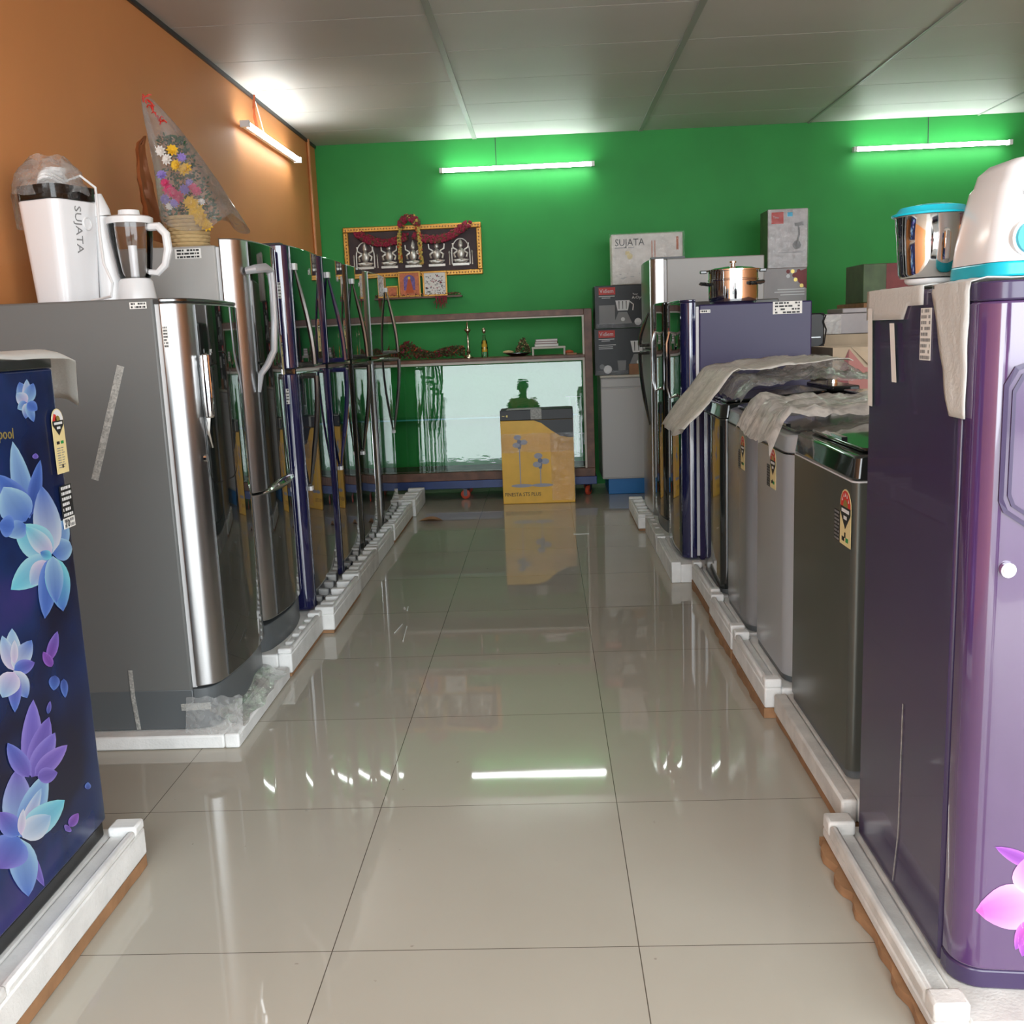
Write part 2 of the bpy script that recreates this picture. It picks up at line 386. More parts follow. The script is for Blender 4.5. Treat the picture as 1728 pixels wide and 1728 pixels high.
# ------------------------------------------------------------------ light
w=bpy.data.worlds.new('world'); bpy.context.scene.world=w; w.use_nodes=True
bg=w.node_tree.nodes['Background']; bg.inputs[0].default_value=(.90,.96,1,1); bg.inputs[1].default_value=6.5
pl=bpy.data.lights.new('doorway_portal','AREA'); pl.shape='RECTANGLE'; pl.size=XR-XL; pl.size_y=H; pl.cycles.is_portal=True
po=bpy.data.objects.new('doorway_portal',pl); COL.objects.link(po); po.location=((XL+XR)/2,YF-.02,H/2); po.rotation_euler=(math.radians(90),0,0)
M['led']=mat('led_tube',(.9,.9,.9),.4,emis=(.93,1,.97),estr=27)
def led(label,x0,y0,x1,y1,z,wall):
    L=math.hypot(x1-x0,y1-y0); a=math.atan2(y1-y0,x1-x0)
    t=thing('tube_light',label,'tube light',((x0+x1)/2,(y0+y1)/2,z),a,'LED tube lights on the walls')
    # local: x along the tube, +y towards the wall when wall=1
    s=wall
    MB().box(-L/2,L/2,0,.022*s,-.012,.012).build('housing','white_pl',t)
    MB().tube([(-L/2+.01,-.012*s,0),(L/2-.01,-.012*s,0)],.015,12).build('tube','led',t)
    for e in (-1,1): MB().box(e*L/2-.012,e*L/2+.012,-.028*s,.022*s,-.017,.017).build('end_cap','white_pl',t)
    return t
t=led('middle LED tube on the green wall above the framed picture and cabinet',-.709,7.585,.394,7.585,2.355,1)
MB().tube([(-.15,.02,.01),(-.15,.03,.22)],.003,6).build('cord','dark_metal',t)
t=led('right LED tube on the green wall, nearest the white mixer',2.273,7.585,3.367,7.585,2.37,1)
MB().tube([(-.02,.02,.01),(-.02,.03,.205)],.003,6).build('cord','dark_metal',t)
t=led('LED tube on the orange wall above the row of fridges',XL+.055,5.65,XL+.055,6.83,2.347,1)
c=MB(); c.tube([(-.25,.02,.012),(-.27,.03,.1),(-.22,.035,.23)],.006,6,mi=0); c.tube([(-.23,.02,.012),(-.22,.03,.07),(-.26,.035,.15),(-.22,.035,.23)],.005,6,mi=0)
c.tube([(-.1,.02,.012),(-.13,.03,.1),(-.2,.035,.2)],.003,6,mi=1)
c.build('cord',['garland_orange','white_pl'],t)
# ------------------------------------------------------------------ fridges
def surfx(y,W,bow,r):
    x=-bow*(2*y/W)**2; e=abs(y)-(W/2-r)
    if e>0: x-= r*(1-math.sqrt(max(0,1-(e/r)**2)))
    return x
def door_profile(W,t,bow,r,n=28):
    ys=[-W/2+r*(1-math.cos(PI/2*k/6)) for k in range(7)]+[-W/2+r+(W-2*r)*k/12 for k in range(1,12)]+[W/2-r*(1-math.cos(PI/2*k/6)) for k in range(6,-1,-1)]
    return [(surfx(y,W,bow,r),y) for y in ys]+[(-t,W/2),(-t,-W/2)]
def energy_label(parent, P, w, h, top='red', name='energy_label'):
    """P(u,v,d) maps a flat sticker position to the door surface"""
    b=MB(); n=10
    r=w/2
    outline=[(-r,-h/2),(r,-h/2),(r,h/2-r)]+[(r*math.cos(PI*k/n),h/2-r+r*1.0*math.sin(PI*k/n)) for k in range(1,n)]+[(-r,h/2-r)]
    b.hexa([P(u,v,0) for u,v in outline],[P(u,v,.0008) for u,v in outline],0)
    c=h/2-r
    arc=[(r*.92*math.cos(PI*k/n),c+r*.92*math.sin(PI*k/n)) for k in range(n+1)]
    b.add([P(u,v,.0011) for u,v in arc],[tuple(range(n+1))],1 if top=='red' else 2)
    if top!='red':
        arc=[(-r*.92,c),(-r*.2,c),(-r*.2,c+r*.5),(-r*.6,c+r*.62)]; b.add([P(u,v,.0014) for u,v in arc],[(0,1,2,3)],1)
    inner=[(r*.42*math.cos(PI*k/n),c+r*.42*math.sin(PI*k/n)) for k in range(n+1)]
    b.add([P(u,v,.0014) for u,v in inner],[tuple(range(n+1))],3)
    if top=='red':
        for a in (35,65,90,115,145):
            q=math.radians(a); x=r*.68*math.cos(q); y=c+r*.68*math.sin(q); s=r*.09
            b.add([P(x-s,y-s,.0015),P(x+s,y-s,.0015),P(x,y+s*1.6,.0015)],[(0,1,2)],4)
    b.add([P(-r*.95,c,.0012),P(r*.95,c,.0012),P(r*.95,c-r*.35,.0012),P(0,c-r*1.25,.0012),P(-r*.95,c-r*.35,.0012)],[(0,1,2,3,4)],5)
    b.add([P(-r*.7,c-r*.12,.0015),P(r*.7,c-r*.12,.0015),P(r*.7,c-r*.32,.0015),P(-r*.7,c-r*.32,.0015)],[(0,1,2,3)],4)
    b.add([P(-r*.3,c-r*.5,.0015),P(r*.3,c-r*.5,.0015),P(r*.3,c-r*.7,.0015),P(-r*.3,c-r*.7,.0015)],[(0,1,2,3)],4)
    y=c-r*1.7
    b.add([P(-r*.6,y,.0012),P(-r*.1,y,.0012),P(-r*.1,y-r*.25,.0012),P(-r*.6,y-r*.25,.0012)],[(0,1,2,3)],5)
    b.add([P(r*.1,y,.0012),P(r*.6,y,.0012),P(r*.6,y-r*.25,.0012),P(r*.1,y-r*.25,.0012)],[(0,1,2,3)],6)
    y-=r*.55
    while y>-h/2+r*.4:
        for u0,u1 in ((-r*.7,-r*.1),(r*.05,r*(.3+.4*random.random()))):
            b.add([P(u0,y,.0012),P(u1,y,.0012),P(u1,y-r*.07,.0012),P(u0,y-r*.07,.0012)],[(0,1,2,3)],7)
        y-=r*.2
    b.add([P(-r*.12,-h/2+r*.75,.0014),P(r*.12,-h/2+r*.75,.0014),P(r*.12,-h/2+r*.45,.0014),P(-r*.12,-h/2+r*.45,.0014)],[(0,1,2,3)],5)
    return b.build(name,['cream','red','white_ink','gold_ink','white_ink','black_ink','green_ink','grey_ink'],parent,smooth=0,label='cream energy rating label with a %s arch'%('red' if top=='red' else 'white'))
def info_sticker(parent,P,w,h,base='paper',ink='black_ink',rows=4,name='sticker',seed=1,vertical=False,label=None,logo=False):
    b=MB(); rd=random.Random(seed)
    b.hexa([P(*q,0) for q in ((-w/2,-h/2),(w/2,-h/2),(w/2,h/2),(-w/2,h/2))],[P(*q,.0007) for q in ((-w/2,-h/2),(w/2,-h/2),(w/2,h/2),(-w/2,h/2))],0)
    for i in range(rows):
        c=-h/2+(i+.5)*h/rows; hh=h/rows*.28
        u=-w*.42
        while u<w*.40:
            L=w*(.04+.14*rd.random()); u1=min(w*.43,u+L)
            if rd.random()<.85:
                b.add([P(u,c-hh,.0011),P(u1,c-hh,.0011),P(u1,c+hh,.0011),P(u,c+hh,.0011)],[(0,1,2,3)],1)
            u=u1+w*.03
    return b.build(name,[base,ink],parent,smooth=0,label=label)
def tape(parent,pts,w,P,name='tape_strip',label='translucent tape strip'):
    """a strip along flat points"""
    b=MB(); vs=[]
    for i,(u,v) in enumerate(pts):
        a=pts[max(i-1,0)]; c=pts[min(i+1,len(pts)-1)]; dx,dy=c[0]-a[0],c[1]-a[1]; L=math.hypot(dx,dy); nx,ny=-dy/L*w/2,dx/L*w/2
        vs+= [P(u+nx,v+ny,.0012),P(u-nx,v-ny,.0012)]
    b.add(vs,[(2*i,2*i+1,2*i+3,2*i+2) for i in range(len(pts)-1)])
    return b.build(name,'tape',parent,smooth=0,label=label)

def fridge(label, cat, x_front, y0, y1, z0, z1, depth, facing, body, dmat, glass, segs, t=.075, bow=.018, r=.04,
           edge=.05, plinth=0, group=None, name='refrigerator', gmat='gasket', cap=None, far_edge=.012, body_top=None):
    """facing 'E' (door to +X), 'W' (door to -X), 'S' (door to -Y). x_front/y0/y1 describe the door plane and the width."""
    W=abs(y1-y0); mid=(y0+y1)/2
    if facing=='E': loc=(x_front-depth/2,mid,z0); rz=0
    elif facing=='W': loc=(x_front+depth/2,mid,z0); rz=PI
    else: loc=(mid,x_front+depth/2,z0); rz=-PI/2
    f=thing(name,label,cat,loc,rz,group); Hh=z1-z0; ox=depth/2
    nr={'E':-1,'W':1,'S':-1}[facing]         # local y of the side seen from the aisle's front
    f_body=MB().box(-ox,ox-t-.014,-W/2,W/2,0,(body_top or z1)-z0-0.004).build('body',body,f,bevel=.006)
    MB().box(ox-t-.0135,ox-t-.0005,-W/2+.008,W/2-.008,(plinth or .02),Hh-.012).build('gasket',gmat,f)
    doors=[]
    for k,(a,b_) in enumerate(segs):
        prof=[(x+ox,y) for x,y in door_profile(W,t,bow,r)]
        d=MB().prism(prof,a-z0,b_-z0).build('door' if k==0 else 'freezer_door',dmat,f,bevel=.004,smooth=30)
        if glass:
            n=24; lo,hi=(-W/2+edge,W/2-far_edge) if nr<0 else (-W/2+far_edge,W/2-edge)
            ys=[lo+(hi-lo)*i/n for i in range(n+1)]
            out=[(surfx(y,W,bow,r)+ox+.0035,y) for y in ys]; inn=[(surfx(y,W,bow,r)+ox+.0004,y) for y in reversed(ys)]
            MB().prism(out+inn,a-z0+.006,b_-z0-.006).build('door_glass',glass,d,smooth=30)
        if cap: 
            pc=[(x+ox+.001,y*1.002) for x,y in door_profile(W,t,bow,r)]
            if k==0: MB().prism(pc,b_-z0+.0005,b_-z0+cap[1]).build('top_trim',cap[0],d,bevel=.003)
        doors.append(d)
    if plinth:
        prof=[(x+ox-.012,y) for x,y in door_profile(W*.998,t,bow,r)]
        MB().prism(prof,0,plinth-.004).box(-ox+.002,ox-t-.012,-W/2-.0012,W/2+.0012,.0003,plinth-.0045).build('plinth','plinth',f,bevel=.003)
    return f,doors,dict(W=W,ox=ox,nr=nr,z0=z0,bow=bow,r=r,mid=mid)
def side_map(g, facing, wx, d=1):
    """sticker map on the near side: u = world X (or depth), v = world z"""
    def P(u,v,o=0):
        return (u, g['nr']*(g['W']/2+.0006+o), v)
    return P
def front_map(g,y,z,glass=True):
    def P(u,v,o=0):
        yy=y+u; return (surfx(yy,g['W'],g['bow'],g['r'])+g['ox']+(.0040 if glass else .0007)+o, yy, z-g['z0']+v)
    return P
def bow_handle(parent,g,y,za,zb,out,m='steel_dark',w=.011,name='handle'):
    """blade from the door surface at za swelling out to zb, where a foot holds it"""
    x0=surfx(y,g['W'],g['bow'],g['r'])+g['ox']+.002
    n=12; path=[]
    for i in range(n+1):
        s=i/n; path.append((x0+.006+out*math.sin(s*PI/2)**1.1, y, (za+(zb-za)*s)-g['z0']))
    b=MB(); b.tube(path,[w*(.55+.75*min(1,3*i/n)) for i in range(n+1)],8,flat=.7)
    e=path[-1]; b.tube([e,(x0-.001,y,e[2])],w*.9,8)
    s=path[0]; b.tube([(x0-.001,y,s[2]),(s[0]+.004,y,s[2])],w*.8,8)
    return b.build(name,m,parent)

def foam_base(label,xf,xb,y0,y1,zt=.076,ridge=.10,card=True,gap=None,grp='polystyrene trays under the appliances',m='foam',blocks=True,seed=0,skew=0,body_x=None,cardout=.0,cardh=.0135):
    """polystyrene tray: slab + raised front ridge between body_x and xf. xf is the aisle edge."""
    rd=random.Random(seed); s=1 if xf>xb else -1
    t=thing('foam_tray',label,'packing foam',((xf+xb)/2,(y0+y1)/2,0),0,grp); cx,cy=(xf+xb)/2,(y0+y1)/2
    b=MB(); zc=cardh+.0005 if card else .001
    def bx(x0,x1,a,c,z0,z1): b.box(min(x0,x1)-cx,max(x0,x1)-cx,a-cy,c-cy,z0,z1)
    bxr=body_x if body_x is not None else xf-s*.05
    L=y1-y0
    bx(xb,bxr,y0,y1,zc,zt)
    bx(bxr,xf,y0,y1,zc,zt+.002)
    if ridge>zt+.004:
        bx(bxr,xf,y0,y0+.045,zt,ridge); bx(bxr,xf,y1-.05,y1,zt,ridge)
        bx(xf-s*.018,xf-s*.0005,y0+.0455,y1-.0505,zt,ridge-.006)
        if blocks:
            k=y0+.10
            while k<y1-.09:
                w=.03+.03*rd.random(); bx(bxr,xf-s*.0185,k,k+w,zt,ridge-.003-.006*rd.random()); k+=w+.05+.04*rd.random()
    o=b.build('tray',m,t,bevel=.006)
    if card:
        c=MB(); n=14 if cardout<.01 else 40; pts=[]
        for i in range(n+1):
            y=y0+.004+(L-.008)*i/n; pts.append((xf-s*.004+s*cardout*(.3+2.2*abs(noise.noise((y*9,seed,0)))+.25*rd.random()) -cx, y-cy))
        pts+= [(xb-cx+s*.01,y1-cy-.004),(xb-cx+s*.01,y0-cy+.004)]
        c.prism(pts,.0015,cardh).build('cardboard_sheet','card',t)
    return t

# -- left row -------------------------------------------------------------
EG='refrigerators along the orange wall'
# L1 blue flower fridge
f1,d1,g1=fridge('dark blue single-door refrigerator printed with large blue flowers, nearest on the left','refrigerator',-1.022,1.49,2.075,.095,1.17,.58,'E','navy','blue_print',None,[(.135,1.145)],t=.07,bow=.004,r=.018,gmat='black',cap=('steel_dark',.024))
MB().prism([(x+g1['ox']-.008,y) for x,y in door_profile(g1['W'],.07,.004,.018)],.0,.036).build('plinth','black',f1,bevel=.004)
def petals(lst,name,parent,conv,nrm,m,label=None):
    b=MB(); k=0
    for bx_,bz,tx,tz,sx,sz,c0,c1 in lst:
        k+=1; o=.0009+.00016*k; n=9; L=[];Rr=[];cols=[]
        vs=[];fs=[];cs=[]
        for i in range(n+1):
            s=i/n; w=math.sin(PI*min(1,s**.8))**.75 if 0<s<1 else .0
            rows=5
            for q in range(rows):
                e=(q/(rows-1)*2-1); px=bx_+(tx-bx_)*s+sx*w*e; pz=bz+(tz-bz)*s+sz*w*e
                vs.append(conv(px,pz,o))
                edge=abs(e)**3*.55; mixc=[c0[j]*(1-s)+c1[j]*s for j in range(3)]
                lift=(1-abs(e))*.15*math.sin(PI*s)
                cs.append(tuple(.72*min(1,(mixc[j]*(1-lift))*(1-edge)+min(1,mixc[j]*1.6+.12)*edge) for j in range(3)))
        for i in range(n):
            for q in range(rows-1):
                a=i*rows+q; fs.append((a,a+1,a+rows+1,a+rows))
        b.add(vs,fs,0,cs)
    return b.build(name,m,parent,smooth=0,label=label)
M['print']=mat('flower_print',(.3,.4,.9),.25,vcol='Col')
PETALS_BLUE=[
(1.896, 0.858, 1.868, 1.014, 0.028, -0.001, (0.1, 0.22, 0.75), (0.35, 0.6, 0.95)),
(1.897, 0.862, 1.965, 0.966, 0.0195, -0.005, (0.05, 0.1, 0.42), (0.1, 0.22, 0.75)),
(1.893, 0.865, 1.8, 0.96, 0.029, 0.0065, (0.05, 0.1, 0.42), (0.1, 0.22, 0.75)),
(1.878, 0.856, 1.814, 0.934, 0.0415, 0.0065, (0.1, 0.22, 0.75), (0.35, 0.6, 0.95)),
(1.876, 0.85, 1.805, 0.842, -0.0105, 0.014, (0.1, 0.22, 0.75), (0.35, 0.6, 0.95)),
(1.833, 0.853, 1.782, 0.869, 0.009, 0.014, (0.1, 0.22, 0.75), (0.1, 0.22, 0.75)),
(1.94, 1.082, 1.921, 1.124, 0.0195, 0.002, (0.35, 0.6, 0.95), (0.1, 0.22, 0.75)),
(1.94, 1.082, 1.951, 1.128, 0.0135, -0.001, (0.75, 0.62, 0.95), (0.35, 0.6, 0.95)),
(1.94, 1.082, 1.975, 1.119, 0.0165, -0.004, (0.35, 0.6, 0.95), (0.1, 0.22, 0.75)),
(1.94, 1.082, 1.903, 1.103, 0.013, 0.0065, (0.75, 0.62, 0.95), (0.35, 0.6, 0.95)),
(1.94, 1.082, 1.9, 1.073, -0.005, 0.0065, (0.1, 0.22, 0.75), (0.35, 0.6, 0.95)),
(1.94, 1.082, 1.926, 1.052, -0.013, 0.002, (0.72, 0.82, 1), (0.1, 0.22, 0.75)),
(1.94, 1.082, 1.956, 1.043, -0.013, -0.001, (0.35, 0.6, 0.95), (0.1, 0.22, 0.75)),
(1.94, 1.082, 1.976, 1.065, -0.011, -0.006, (0.1, 0.22, 0.75), (0.1, 0.22, 0.75)),
(1.966, 0.772, 2.047, 0.829, 0.0295, -0.0135, (0.1, 0.22, 0.75), (0.35, 0.6, 0.95)),
(1.966, 0.772, 2.062, 0.771, 0.0105, -0.0195, (0.1, 0.22, 0.75), (0.35, 0.6, 0.95)),
(1.966, 0.772, 1.957, 0.914, 0.0425, -0.0045, (0.72, 0.82, 1), (0.1, 0.22, 0.75)),
(1.966, 0.772, 1.837, 0.855, 0.033, 0.014, (0.35, 0.6, 0.95), (0.2, 0.75, 0.95)),
(1.961, 0.771, 1.875, 0.847, 0.022, 0.005, (0.75, 0.62, 0.95), (0.2, 0.75, 0.95)),
(1.959, 0.766, 1.793, 0.741, -0.02, 0.022, (0.35, 0.6, 0.95), (0.2, 0.75, 0.95)),
(1.948, 0.759, 1.865, 0.731, -0.022, 0.016, (0.75, 0.62, 0.95), (0.35, 0.6, 0.95)),
(1.959, 0.766, 1.902, 0.652, -0.0295, 0.0095, (0.1, 0.22, 0.75), (0.1, 0.22, 0.75)),
(1.969, 0.764, 1.98, 0.645, -0.039, 0.0065, (0.2, 0.75, 0.95), (0.1, 0.22, 0.75)),
(1.965, 0.767, 1.955, 0.67, -0.0285, 0.0065, (0.35, 0.6, 0.95), (0.1, 0.22, 0.75)),
(1.959, 0.766, 1.916, 0.786, 0.0065, 0.0055, (0.2, 0.75, 0.95), (0.1, 0.22, 0.75)),
(1.768, 0.59, 1.781, 0.669, 0.022, -0.0065, (0.72, 0.82, 1), (0.35, 0.6, 0.95)),
(1.768, 0.59, 1.745, 0.666, 0.019, -0.003, (0.75, 0.62, 0.95), (0.35, 0.6, 0.95)),
(1.769, 0.592, 1.844, 0.626, 0.0195, -0.0135, (0.72, 0.82, 1), (0.1, 0.22, 0.75)),
(1.768, 0.59, 1.844, 0.58, 0.0045, -0.012, (0.1, 0.22, 0.75), (0.2, 0.14, 0.62)),
(1.768, 0.59, 1.8, 0.523, -0.023, 0.0025, (0.72, 0.82, 1), (0.1, 0.22, 0.75)),
(1.768, 0.587, 1.752, 0.513, -0.0175, 0.0065, (0.2, 0.14, 0.62), (0.1, 0.22, 0.75)),
(1.768, 0.587, 1.718, 0.555, -0.023, 0.0155, (0.75, 0.62, 0.95), (0.35, 0.6, 0.95)),
(1.771, 0.603, 1.782, 0.646, 0.01, -0.003, (0.75, 0.62, 0.95), (0.72, 0.82, 1)),
(1.78, 0.369, 1.822, 0.512, 0.0285, -0.013, (0.2, 0.14, 0.62), (0.25, 0.2, 0.8)),
(1.78, 0.369, 1.872, 0.456, 0.0275, -0.017, (0.2, 0.14, 0.62), (0.2, 0.14, 0.62)),
(1.78, 0.369, 1.887, 0.416, 0.023, -0.018, (0.2, 0.14, 0.62), (0.25, 0.2, 0.8)),
(1.791, 0.366, 1.929, 0.371, 0.0145, -0.0165, (0.2, 0.14, 0.62), (0.3, 0.2, 0.8)),
(1.8, 0.359, 1.876, 0.334, 0.0025, -0.0135, (0.2, 0.14, 0.62), (0.2, 0.14, 0.62)),
(1.77, 0.374, 1.715, 0.468, 0.0215, -0.0025, (0.2, 0.14, 0.62), (0.12, 0.18, 0.7)),
(1.713, 0.277, 1.774, 0.141, -0.015, 0.0045, (0.2, 0.14, 0.62), (0.2, 0.14, 0.62)),
(1.713, 0.279, 1.737, 0.408, 0.0385, -0.0185, (0.35, 0.6, 0.95), (0.2, 0.14, 0.62)),
(1.717, 0.277, 1.837, 0.353, 0.0285, -0.022, (0.1, 0.22, 0.75), (0.35, 0.6, 0.95)),
(1.718, 0.28, 1.808, 0.333, 0.014, -0.011, (0.75, 0.62, 0.95), (0.35, 0.6, 0.95)),
(1.721, 0.276, 1.89, 0.267, 0.0195, -0.0265, (0.35, 0.6, 0.95), (0.2, 0.75, 0.95)),
(1.721, 0.274, 1.829, 0.264, 0.0155, -0.023, (0.72, 0.82, 1), (0.35, 0.6, 0.95)),
(1.713, 0.277, 1.714, 0.156, -0.035, 0.017, (0.35, 0.6, 0.95), (0.1, 0.22, 0.75)),
(1.71, 0.281, 1.636, 0.259, -0.034, 0.034, (0.1, 0.22, 0.75), (0.2, 0.14, 0.62)),
(1.71, 0.284, 1.66, 0.358, 0.022, -0.001, (0.1, 0.22, 0.75), (0.2, 0.14, 0.62)),
(1.715, 0.284, 1.736, 0.326, 0.0095, -0.006, (0.75, 0.62, 0.95), (0.72, 0.82, 1)),
(1.899, 0.565, 1.948, 0.612, 0.015, -0.007, (0.25, 0.08, 0.5), (0.2, 0.14, 0.62)),
(1.908, 0.549, 1.881, 0.59, 0.0125, -0.0005, (0.25, 0.08, 0.5), (0.3, 0.1, 0.6)),
(1.915, 0.528, 1.903, 0.5, -0.016, 0.0065, (0.05, 0.1, 0.42), (0.1, 0.22, 0.75)),
(1.948, 0.509, 1.946, 0.468, -0.012, 0.0035, (0.05, 0.1, 0.42), (0.1, 0.22, 0.75)),
(1.897, 0.204, 1.94, 0.212, 0.0105, -0.01, (0.2, 0.08, 0.5), (0.3, 0.1, 0.6)),
(1.897, 0.204, 1.879, 0.204, -0.0085, 0.01, (0.2, 0.08, 0.5), (0.2, 0.14, 0.62)),
(1.945, 0.97, 1.95, 0.981, 0.009, -0.0015, (0.2, 0.14, 0.62), (0.2, 0.14, 0.62)),
(1.994, 0.24, 1.998, 0.255, 0.0105, -0.005, (0.05, 0.1, 0.42), (0.1, 0.22, 0.75)),
(1.869, 0.463, 1.884, 0.485, 0.0065, -0.003, (0.05, 0.1, 0.42), (0.2, 0.14, 0.62)),
]
PETALS_PINK=[
(0.79, 0.214, 0.694, 0.194, -0.0095, 0.041, (0.95, 0.45, 0.85), (0.75, 0.12, 0.55)),
(0.789, 0.225, 0.78, 0.306, 0.0385, 0.002, (0.95, 0.45, 0.85), (0.75, 0.12, 0.55)),
(0.787, 0.181, 0.769, 0.115, -0.017, 0.007, (0.75, 0.12, 0.55), (0.35, 0.08, 0.5)),
(0.786, 0.279, 0.718, 0.313, 0.0045, 0.0115, (0.35, 0.08, 0.5), (0.35, 0.08, 0.5)),
(0.777, 0.182, 0.758, 0.127, -0.011, 0.0055, (0.75, 0.12, 0.55), (0.35, 0.08, 0.5)),
]

cuts=[0,6,14,25,33,39,49]+list(range(50,len(PETALS_BLUE)+1))
for ca,cz in zip(cuts[:-1],cuts[1:]): petals([(*p_[:4],p_[4]*1.35,p_[5]*1.35,*p_[6:]) for p_ in PETALS_BLUE[ca:cz]],'flower_print',d1[0],lambda u,v,o:(g1['ox']+o-.0036*(2*(u-g1['mid'])/g1['W'])**2-.0002-max(0,(u-2.055))*.5,u-g1['mid'],v-g1['z0']),None,'print','printed blue and violet flowers')
P=front_map(g1,2.058-g1['mid'],1.0-.005,False)
energy_label(d1[0],lambda u,v,o:(g1['ox']+.0052+o*1.0-.002,2.046-g1['mid']+u,v+1.003-g1['z0']-.008),.050,.135,'white')
info_sticker(d1[0],lambda u,v,o:(g1['ox']+.0032+o,2.046-g1['mid']+u,v+.868-g1['z0']),.050,.068,'black_ink','white_ink',6,seed=4,label='black feature sticker with white print')
info_sticker(d1[0],lambda u,v,o:(g1['ox']+.0032+o,2.046-g1['mid']+u,v+.822-g1['z0']),.050,.022,'paper','grey_ink',2,seed=5,label='white strip reading 10')
text('10',.022,'sticker_number','black_ink',d1[0],(g1['ox']+.0052,2.024-g1['mid'],.814-g1['z0']),(PI/2,0,PI/2))
text('pool',.030,'brand_script','gold_ink',d1[0],(g1['ox']+.0022,1.818-g1['mid'],1.023-g1['z0']),(PI/2,.08,PI/2))
foam_base('white foam tray with orange cardboard edge under the blue flower refrigerator',-.955,-1.60,1.46,2.10,.094,.118,True,body_x=-1.02,blocks=False,seed=1,cardout=.002,cardh=.030)

# L2 grey single door with white appliances on top
f2,d2,g2=fridge('grey single-door refrigerator with dark glass door, carrying the white juicer','refrigerator',-.985,2.80,3.345,.046,1.318,.62,'E','grey_side','steel','black_glass',[(.178,1.300)],t=.085,bow=.03,r=.05,edge=.085,plinth=.128,cap=('steel_dark',.012))
S2=lambda u,v,o=0:(u-(-.985-.31), -g2['W']/2-.0008-o, v-.045)
tape(f2,[(-1.193,1.130),(-1.21,1.08),(-1.255,.95),(-1.304,.809)],.021,S2)
tape(f2,[(-1.262,.235),(-1.262,.15),(-1.255,.048)],.013,lambda u,v,o:S2(u,v,.0032+o))
tape(f2,[(-1.12,.115),(-1.03,.118)],.022,lambda u,v,o:S2(u,v,.0032+o))
info_sticker(f2,lambda u,v,o=0:S2(-1.126+u,1.294+v,o),.048,.018,rows=2,seed=9,label='white barcode sticker')
info_sticker(d2[0],lambda u,v,o=0:(g2['ox']-.072+u*1.0, -g2['W']/2-.0006-o, 1.205-.045+v),.014,.06,rows=7,seed=11,label='white barcode sticker')
MB().box(.62/2-.10,.62/2-.078,-g2['W']/2+.004,-g2['W']/2+.03,1.2505,1.262).build('hinge','black',f2)
for yy in (-.245,.245): pass
fm=front_map(g2,-.155,1.03)
b=MB(); b.prism([(u,v) for u,v in rrect(-.062,.062,-.15,.16,.03)],0,.001,'x'); 
b=MB(); o_=[fm(u,v,.0006) for u,v in rrect(-.045,.19,-.26,.13,.06)]; i_=[fm(u,v,.0006) for u,v in rrect(-.042,.187,-.257,.127,.058)]
n=len(o_); b.add(o_+i_,[(k,(k+1)%n,n+(k+1)%n,n+k) for k in range(n)]); b.build('handle_recess','steel_dark',d2[0],smooth=0)
b=MB(); b.tube([fm(-.035,v,.014) for v in (.125,.12,.06,0,-.055,-.06)],[.007,.013,.014,.014,.013,.010],10,flat=1.1); b.tube([fm(-.035,-.05,.012),fm(-.03,-.10,.004),fm(-.01,-.15,.002)],[.010,.008,.003],8); b.tube([fm(-.035,.11,.0),fm(-.035,.11,.013)],.008,8); b.build('handle','chrome',d2[0])
b=MB(); b.disc(fm(-.06,-.175,.004),.011,'x',20,0,.008); b.build('key_lock','chrome',d2[0])
text('gdj',.026,'logo','white_ink',d2[0],fm(.03,.125,.001),(PI/2,0,PI/2))
foam_base('white foam tray wrapped in clear film under the grey refrigerator with the white juicer',-.94,-1.60,2.752,3.355,.043,.047,False,body_x=-.985,blocks=False,seed=2)
t_=MB()
t_.grid(lambda s,q:(-1.06+.125*q+.012*noise.noise((s*9,q*7,1)), 2.80+.50*s, .125-.075*q**.7+.012*noise.noise((s*8,q*5,3))+.010*math.sin(s*11)),26,10)
t_.grid(lambda s,q:(-1.10+.17*s, 2.788-.03*q, .15-.10*q**.8+.008*noise.noise((s*7,q*5,6))-.02*s*q),16,8)
tag(t_.build('plastic_wrap','film_thin',None,smooth=60),'clear plastic wrap crumpled round the foot of the grey refrigerator','plastic wrap')

# L3 tall silver-edged
f3,d3,g3=fridge('tall silver-edged refrigerator with large silver handle, under the flower basket','refrigerator',-.985,3.385,3.90,.085,1.510,.62,'E','grey_side_light','steel','black_glass',[(.20,.655),(.662,1.525)],t=.085,bow=.035,r=.05,edge=.085,plinth=.10,body_top=1.508)
info_sticker(f3,lambda u,v,o=0:(u+(-1.175+.985+.31),-g3['W']/2-.0008-o,1.480-.085+v),.088,.032,rows=3,seed=21,label='white certificate sticker')
fm=front_map(g3,-.165,1.25)
b=MB(); b.tube([fm(-.035,.17,0),fm(-.035,.175,.03),fm(-.0,.18,.05),fm(.03,.17,.055),fm(.035,.12,.055),fm(.035,0,.052),fm(.03,-.10,.045),fm(.0,-.15,.03),fm(-.02,-.18,.014),fm(-.02,-.24,.004)],[.012,.015,.016,.014,.012,.012,.012,.012,.011,.006],10)
b.build('handle','silver_paint_light',d3[1])
fm3=front_map(g3,0,.66); b=MB(); b.tube([fm3(u,.0+.012*(1-(u/.2)**2),.004) for u in [-.22+.44*i/14 for i in range(15)]],[.003+.011*math.sin(PI*i/14) for i in range(15)],8); b.build('seam_trim','chrome',f3)
energy_label(d3[1],front_map(g3,.16,1.13),.055,.15)
text('gdj',.026,'logo','white_ink',d3[1],front_map(g3,-.02,1.42)(0,0,.001),(PI/2,0,PI/2))
foam_base('white foam tray under the silver-edged refrigerator',-.935,-1.60,3.37,3.875,.084,.105,True,body_x=-.985,seed=3)

